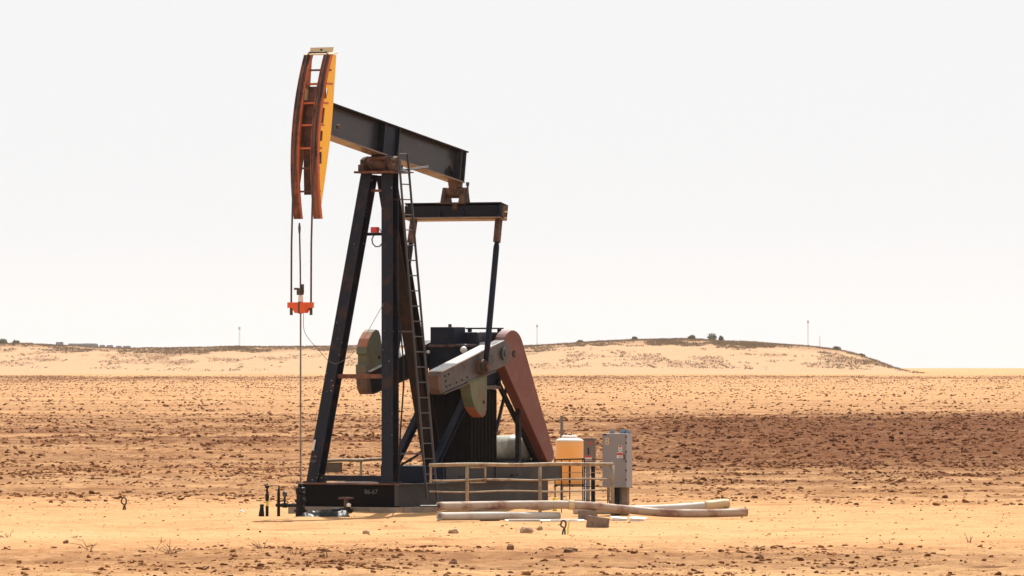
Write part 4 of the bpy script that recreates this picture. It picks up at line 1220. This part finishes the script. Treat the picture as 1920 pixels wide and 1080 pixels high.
# row of grey blocks on the left skyline
BALES = [(112, 14, 1.35, 'darkest grey bale, leftmost on the far left skyline'), (156, 56, 1.15, 'longest low grey bale stack on the far left skyline'), (192, 10, 1.0, 'narrow grey bale right of the longest stack on the skyline'),
         (206, 12, 1.05, 'grey bale third from the right in the skyline row'), (223, 10, 0.95, 'grey bale second from the right in the skyline row'), (238, 14, 0.95, 'grey bale at the right end of the skyline row')]
for i, (x, w, h, lb) in enumerate(BALES):
    X = (x - 960) * (RIDGE_Y - 15) / 14250
    wm = w * (RIDGE_Y - 15) / 14250 / 2
    zb = float(ridge_z(np.array(X), np.array(RIDGE_Y - 15.)))
    h *= 0.66
    prof = [(-wm, -.3), (wm, -.3), (wm, h * .8), (wm * .85, h), (wm * .3, h * 1.04), (-wm * .4, h * .97), (-wm * .9, h * 1.02), (-wm, h * .85)]
    o = tag(MB().prism(prof, -0.7, 0.7).build('bale_stack', 'bale', None, bevel=0.08), lb, 'bale', 'grey bales on the skyline')
    o.location = (X, RIDGE_Y - 15, zb)

# lattice masts far beyond the hill
MASTS = [(449, 612, 'faint lattice mast on the left skyline'), (1007, 608, 'faint lattice mast just right of the belt guard'), (1515, 600, 'tallest faint mast above the right end of the hill'), (1537, 630, 'short faint mast right of the tallest one')]
for x, ytop, lb in MASTS:
    D_ = 8200.0
    X = (x - 960) * D_ / 14250
    zt = CAM_H + (672 - ytop) * D_ / 14250
    zb = -9.0 * (D_ - 2400) / 4600
    t = thing('lattice_mast', lb, 'mast', (X, D_, zb), 0, 'radio masts far away')
    H = zt - zb
    w = 1.0
    for cx, cy in ((-w, -w), (w, -w), (0, w)):
        MB().bar((cx, cy, -1), (cx * .6, cy * .6, H), .20, .20).build('mast_leg', 'mast', t)
    k = int(H / 2.4)
    mb = MB()
    for j in range(k):
        s_ = 1 if j % 2 else -1
        mb.bar((-w * s_ * .9, -w * .9, j * H / k), (w * s_ * .9, -w * .9, (j + 1) * H / k), 0.18, 0.18)
    mb.build('lattice_bracing', 'mast', t)
    if ytop < 620:
        MB().box(-1.1, 1.1, -.8, .8, H - 3.2, H - 0.8).build('antenna', 'mast', t)


# ------------------------------------------------------------------ clods of turned earth
def clods():
    """one icosahedral lump per clod, half sunk in the soil"""
    ph = (1 + 5 ** .5) / 2
    iv = np.array([(-1, ph, 0), (1, ph, 0), (-1, -ph, 0), (1, -ph, 0), (0, -1, ph), (0, 1, ph), (0, -1, -ph), (0, 1, -ph), (ph, 0, -1), (ph, 0, 1), (-ph, 0, -1), (-ph, 0, 1)], float)
    iv /= np.linalg.norm(iv[0])
    fi = np.array([(0, 11, 5), (0, 5, 1), (0, 1, 7), (0, 7, 10), (0, 10, 11), (1, 5, 9), (5, 11, 4), (11, 10, 2), (10, 7, 6), (7, 1, 8), (3, 9, 4), (3, 4, 2), (3, 2, 6), (3, 6, 8), (3, 8, 9), (4, 9, 5), (2, 4, 11), (6, 2, 10), (8, 6, 7), (9, 8, 1)])
    # (near, far, number per square metre at full tilth, base number, smallest, largest)
    ov = np.array([(1, 0, -.25), (0, 1, -.25), (-1, 0, -.25), (0, -1, -.25), (0, 0, 1)], float)     # small lumps: only the part above the soil
    fo = np.array([(0, 1, 4), (1, 2, 4), (2, 3, 4), (3, 0, 4)])
    # (near, far, lumps per square metre in fully turned soil, in bare sand, smallest, largest)
    bands = [(96, 124, 330, 9, .0050, .042), (124, 158, 80, 14, .004, .022), (158, 225, 140, 3.0, .0075, .058), (225, 420, 40.0, .4, .0125, .080), (420, 1350, 4.2, .05, .022, .10)]
    CO, FS, TL, base_i = [], [], [], 0
    for d0, d1, dens, base, s0, s1 in bands:
        A = (d1 - d0) * (0.16 * d1 + 6)
        n = int(A * (dens + base))
        y = rng.uniform(d0, d1, n); x = rng.uniform(-1, 1, n) * (0.08 * d1 + 3)
        ok = np.abs(x) < 0.073 * y + 2.5
        x, y = x[ok], y[ok]
        t = tilled(x, y)
        clump = np.clip(0.30 + 1.9 * vnoise(x / 2.4, y / 5.5, 71) + 1.5 * vnoise(x / 0.55, y / 0.9, 72), 0.04, 1.4)
        clump = np.where(t > 0.8, np.maximum(clump, 0.5), clump)
        pr = (dens * t * clump + base) / (dens + base)
        ok = rng.random(len(x)) < pr
        # keep the working area round the pump clear
        ok &= ~((np.abs(x + 1.0) < 4.2) & (np.abs(y - 149.5) < 6.5) & (rng.random(len(x)) < 0.8))
        x, y = x[ok], y[ok]
        size = np.minimum(s0 * (1 - rng.random(len(x))) ** (-1 / 1.75), s1 * rng.uniform(.7, 1.1, len(x)))
        big = (size > (0.021 if d0 < 225 else 0.060))
        for sel, iv_, fi_ in ((big, iv, fi), (~big, ov, fo)):
            px_, py_, s = x[sel], y[sel], size[sel]
            n = len(s)
            if n == 0:
                continue
            pz = np.stack([px_, py_, ground_z(px_, py_) + s * rng.uniform(-.2, .25, n)], -1)
            k = len(iv_)
            jit = 1 + rng.uniform(-.38, .36, (n, k, 1))
            asp = np.stack([rng.uniform(.8, 1.8, n), rng.uniform(.8, 1.5, n), rng.uniform(.45, 1.0, n)], -1)[:, None, :]
            a = rng.uniform(-.6, .6, n); ca, sa = np.cos(a)[:, None], np.sin(a)[:, None]
            a2 = rng.uniform(0, 2 * math.pi, n); cb, sb2 = np.cos(a2)[:, None], np.sin(a2)[:, None]
            vv = iv_[None] * jit
            vv = np.stack([vv[..., 0] * cb - vv[..., 1] * sb2, vv[..., 0] * sb2 + vv[..., 1] * cb, vv[..., 2]], -1) * asp
            vv = np.stack([vv[..., 0] * ca - vv[..., 2] * sa, vv[..., 1], vv[..., 0] * sa + vv[..., 2] * ca], -1)
            TL.append(np.repeat(tilled(px_, py_), k))
            CO.append((vv * s[:, None, None] + pz[:, None, :]).reshape(-1, 3))
            FS.append((fi_[None] + (np.arange(n) * k)[:, None, None] + base_i).reshape(-1, 3))
            base_i += n * k
        print('band', d0, d1, len(x), int(big.sum()))
    co = np.concatenate(CO); fs = np.concatenate(FS)
    print('clod triangles', len(fs))
    o = raw_mesh('soil_clods', co, fs, 'clod')
    tl = np.concatenate(TL)
    at_ = o.data.attributes.new('soil', 'FLOAT_COLOR', 'POINT')
    at_.data.foreach_set('color', np.stack([tl, tl, tl, np.ones_like(tl)], -1).astype(np.float32).ravel())
    o['kind'] = 'stuff'
    return tag(o, 'brown clods of turned earth scattered over the sandy field', 'clods')


clods()

# dead stubble left in the turned soil
n = 5200
yy = 118 + 300 * rng.random(n) ** 1.4; xx = rng.uniform(-1, 1, n) * (0.072 * yy + 1.5)
keep = rng.random(n) < tilled(xx, yy) * 1.1 - 0.08
keep &= ~((np.abs(xx + 0.5) < 4.5) & (np.abs(yy - 148) < 6))
xx, yy = xx[keep], yy[keep]
o = scrub_cloud('stubble', np.stack([xx, yy, ground_z(xx, yy)], -1), rng.uniform(.03, .10, len(xx)), 'twig', 4, 0.7, 0.3)
tag(o, 'dead stubble and straw bits in the turned soil', 'stubble')

# ------------------------------------------------------------------ air
def haze():
    hb = MB().box(-3200, 3200, -60, 8950, -16, 62).build('haze', 'mast')
    hb.data.materials.clear()
    m = bpy.data.materials.new('pale_air'); m.use_nodes = True
    nt = m.node_tree; nt.nodes.clear()
    out = nt.nodes.new("ShaderNodeOutputMaterial")
    vol = nt.nodes.new("ShaderNodeVolumePrincipled")
    vol.inputs['Color'].default_value = (0.80, 0.81, 0.84, 1)
    vol.inputs['Density'].default_value = 0.000035
    vol.inputs['Anisotropy'].default_value = 0.2
    nt.links.new(vol.outputs[0], out.inputs['Volume'])
    hb.data.materials.append(m)
    hb['kind'] = 'stuff'
    tag(hb, 'pale dusty air over the field', 'haze')


haze()
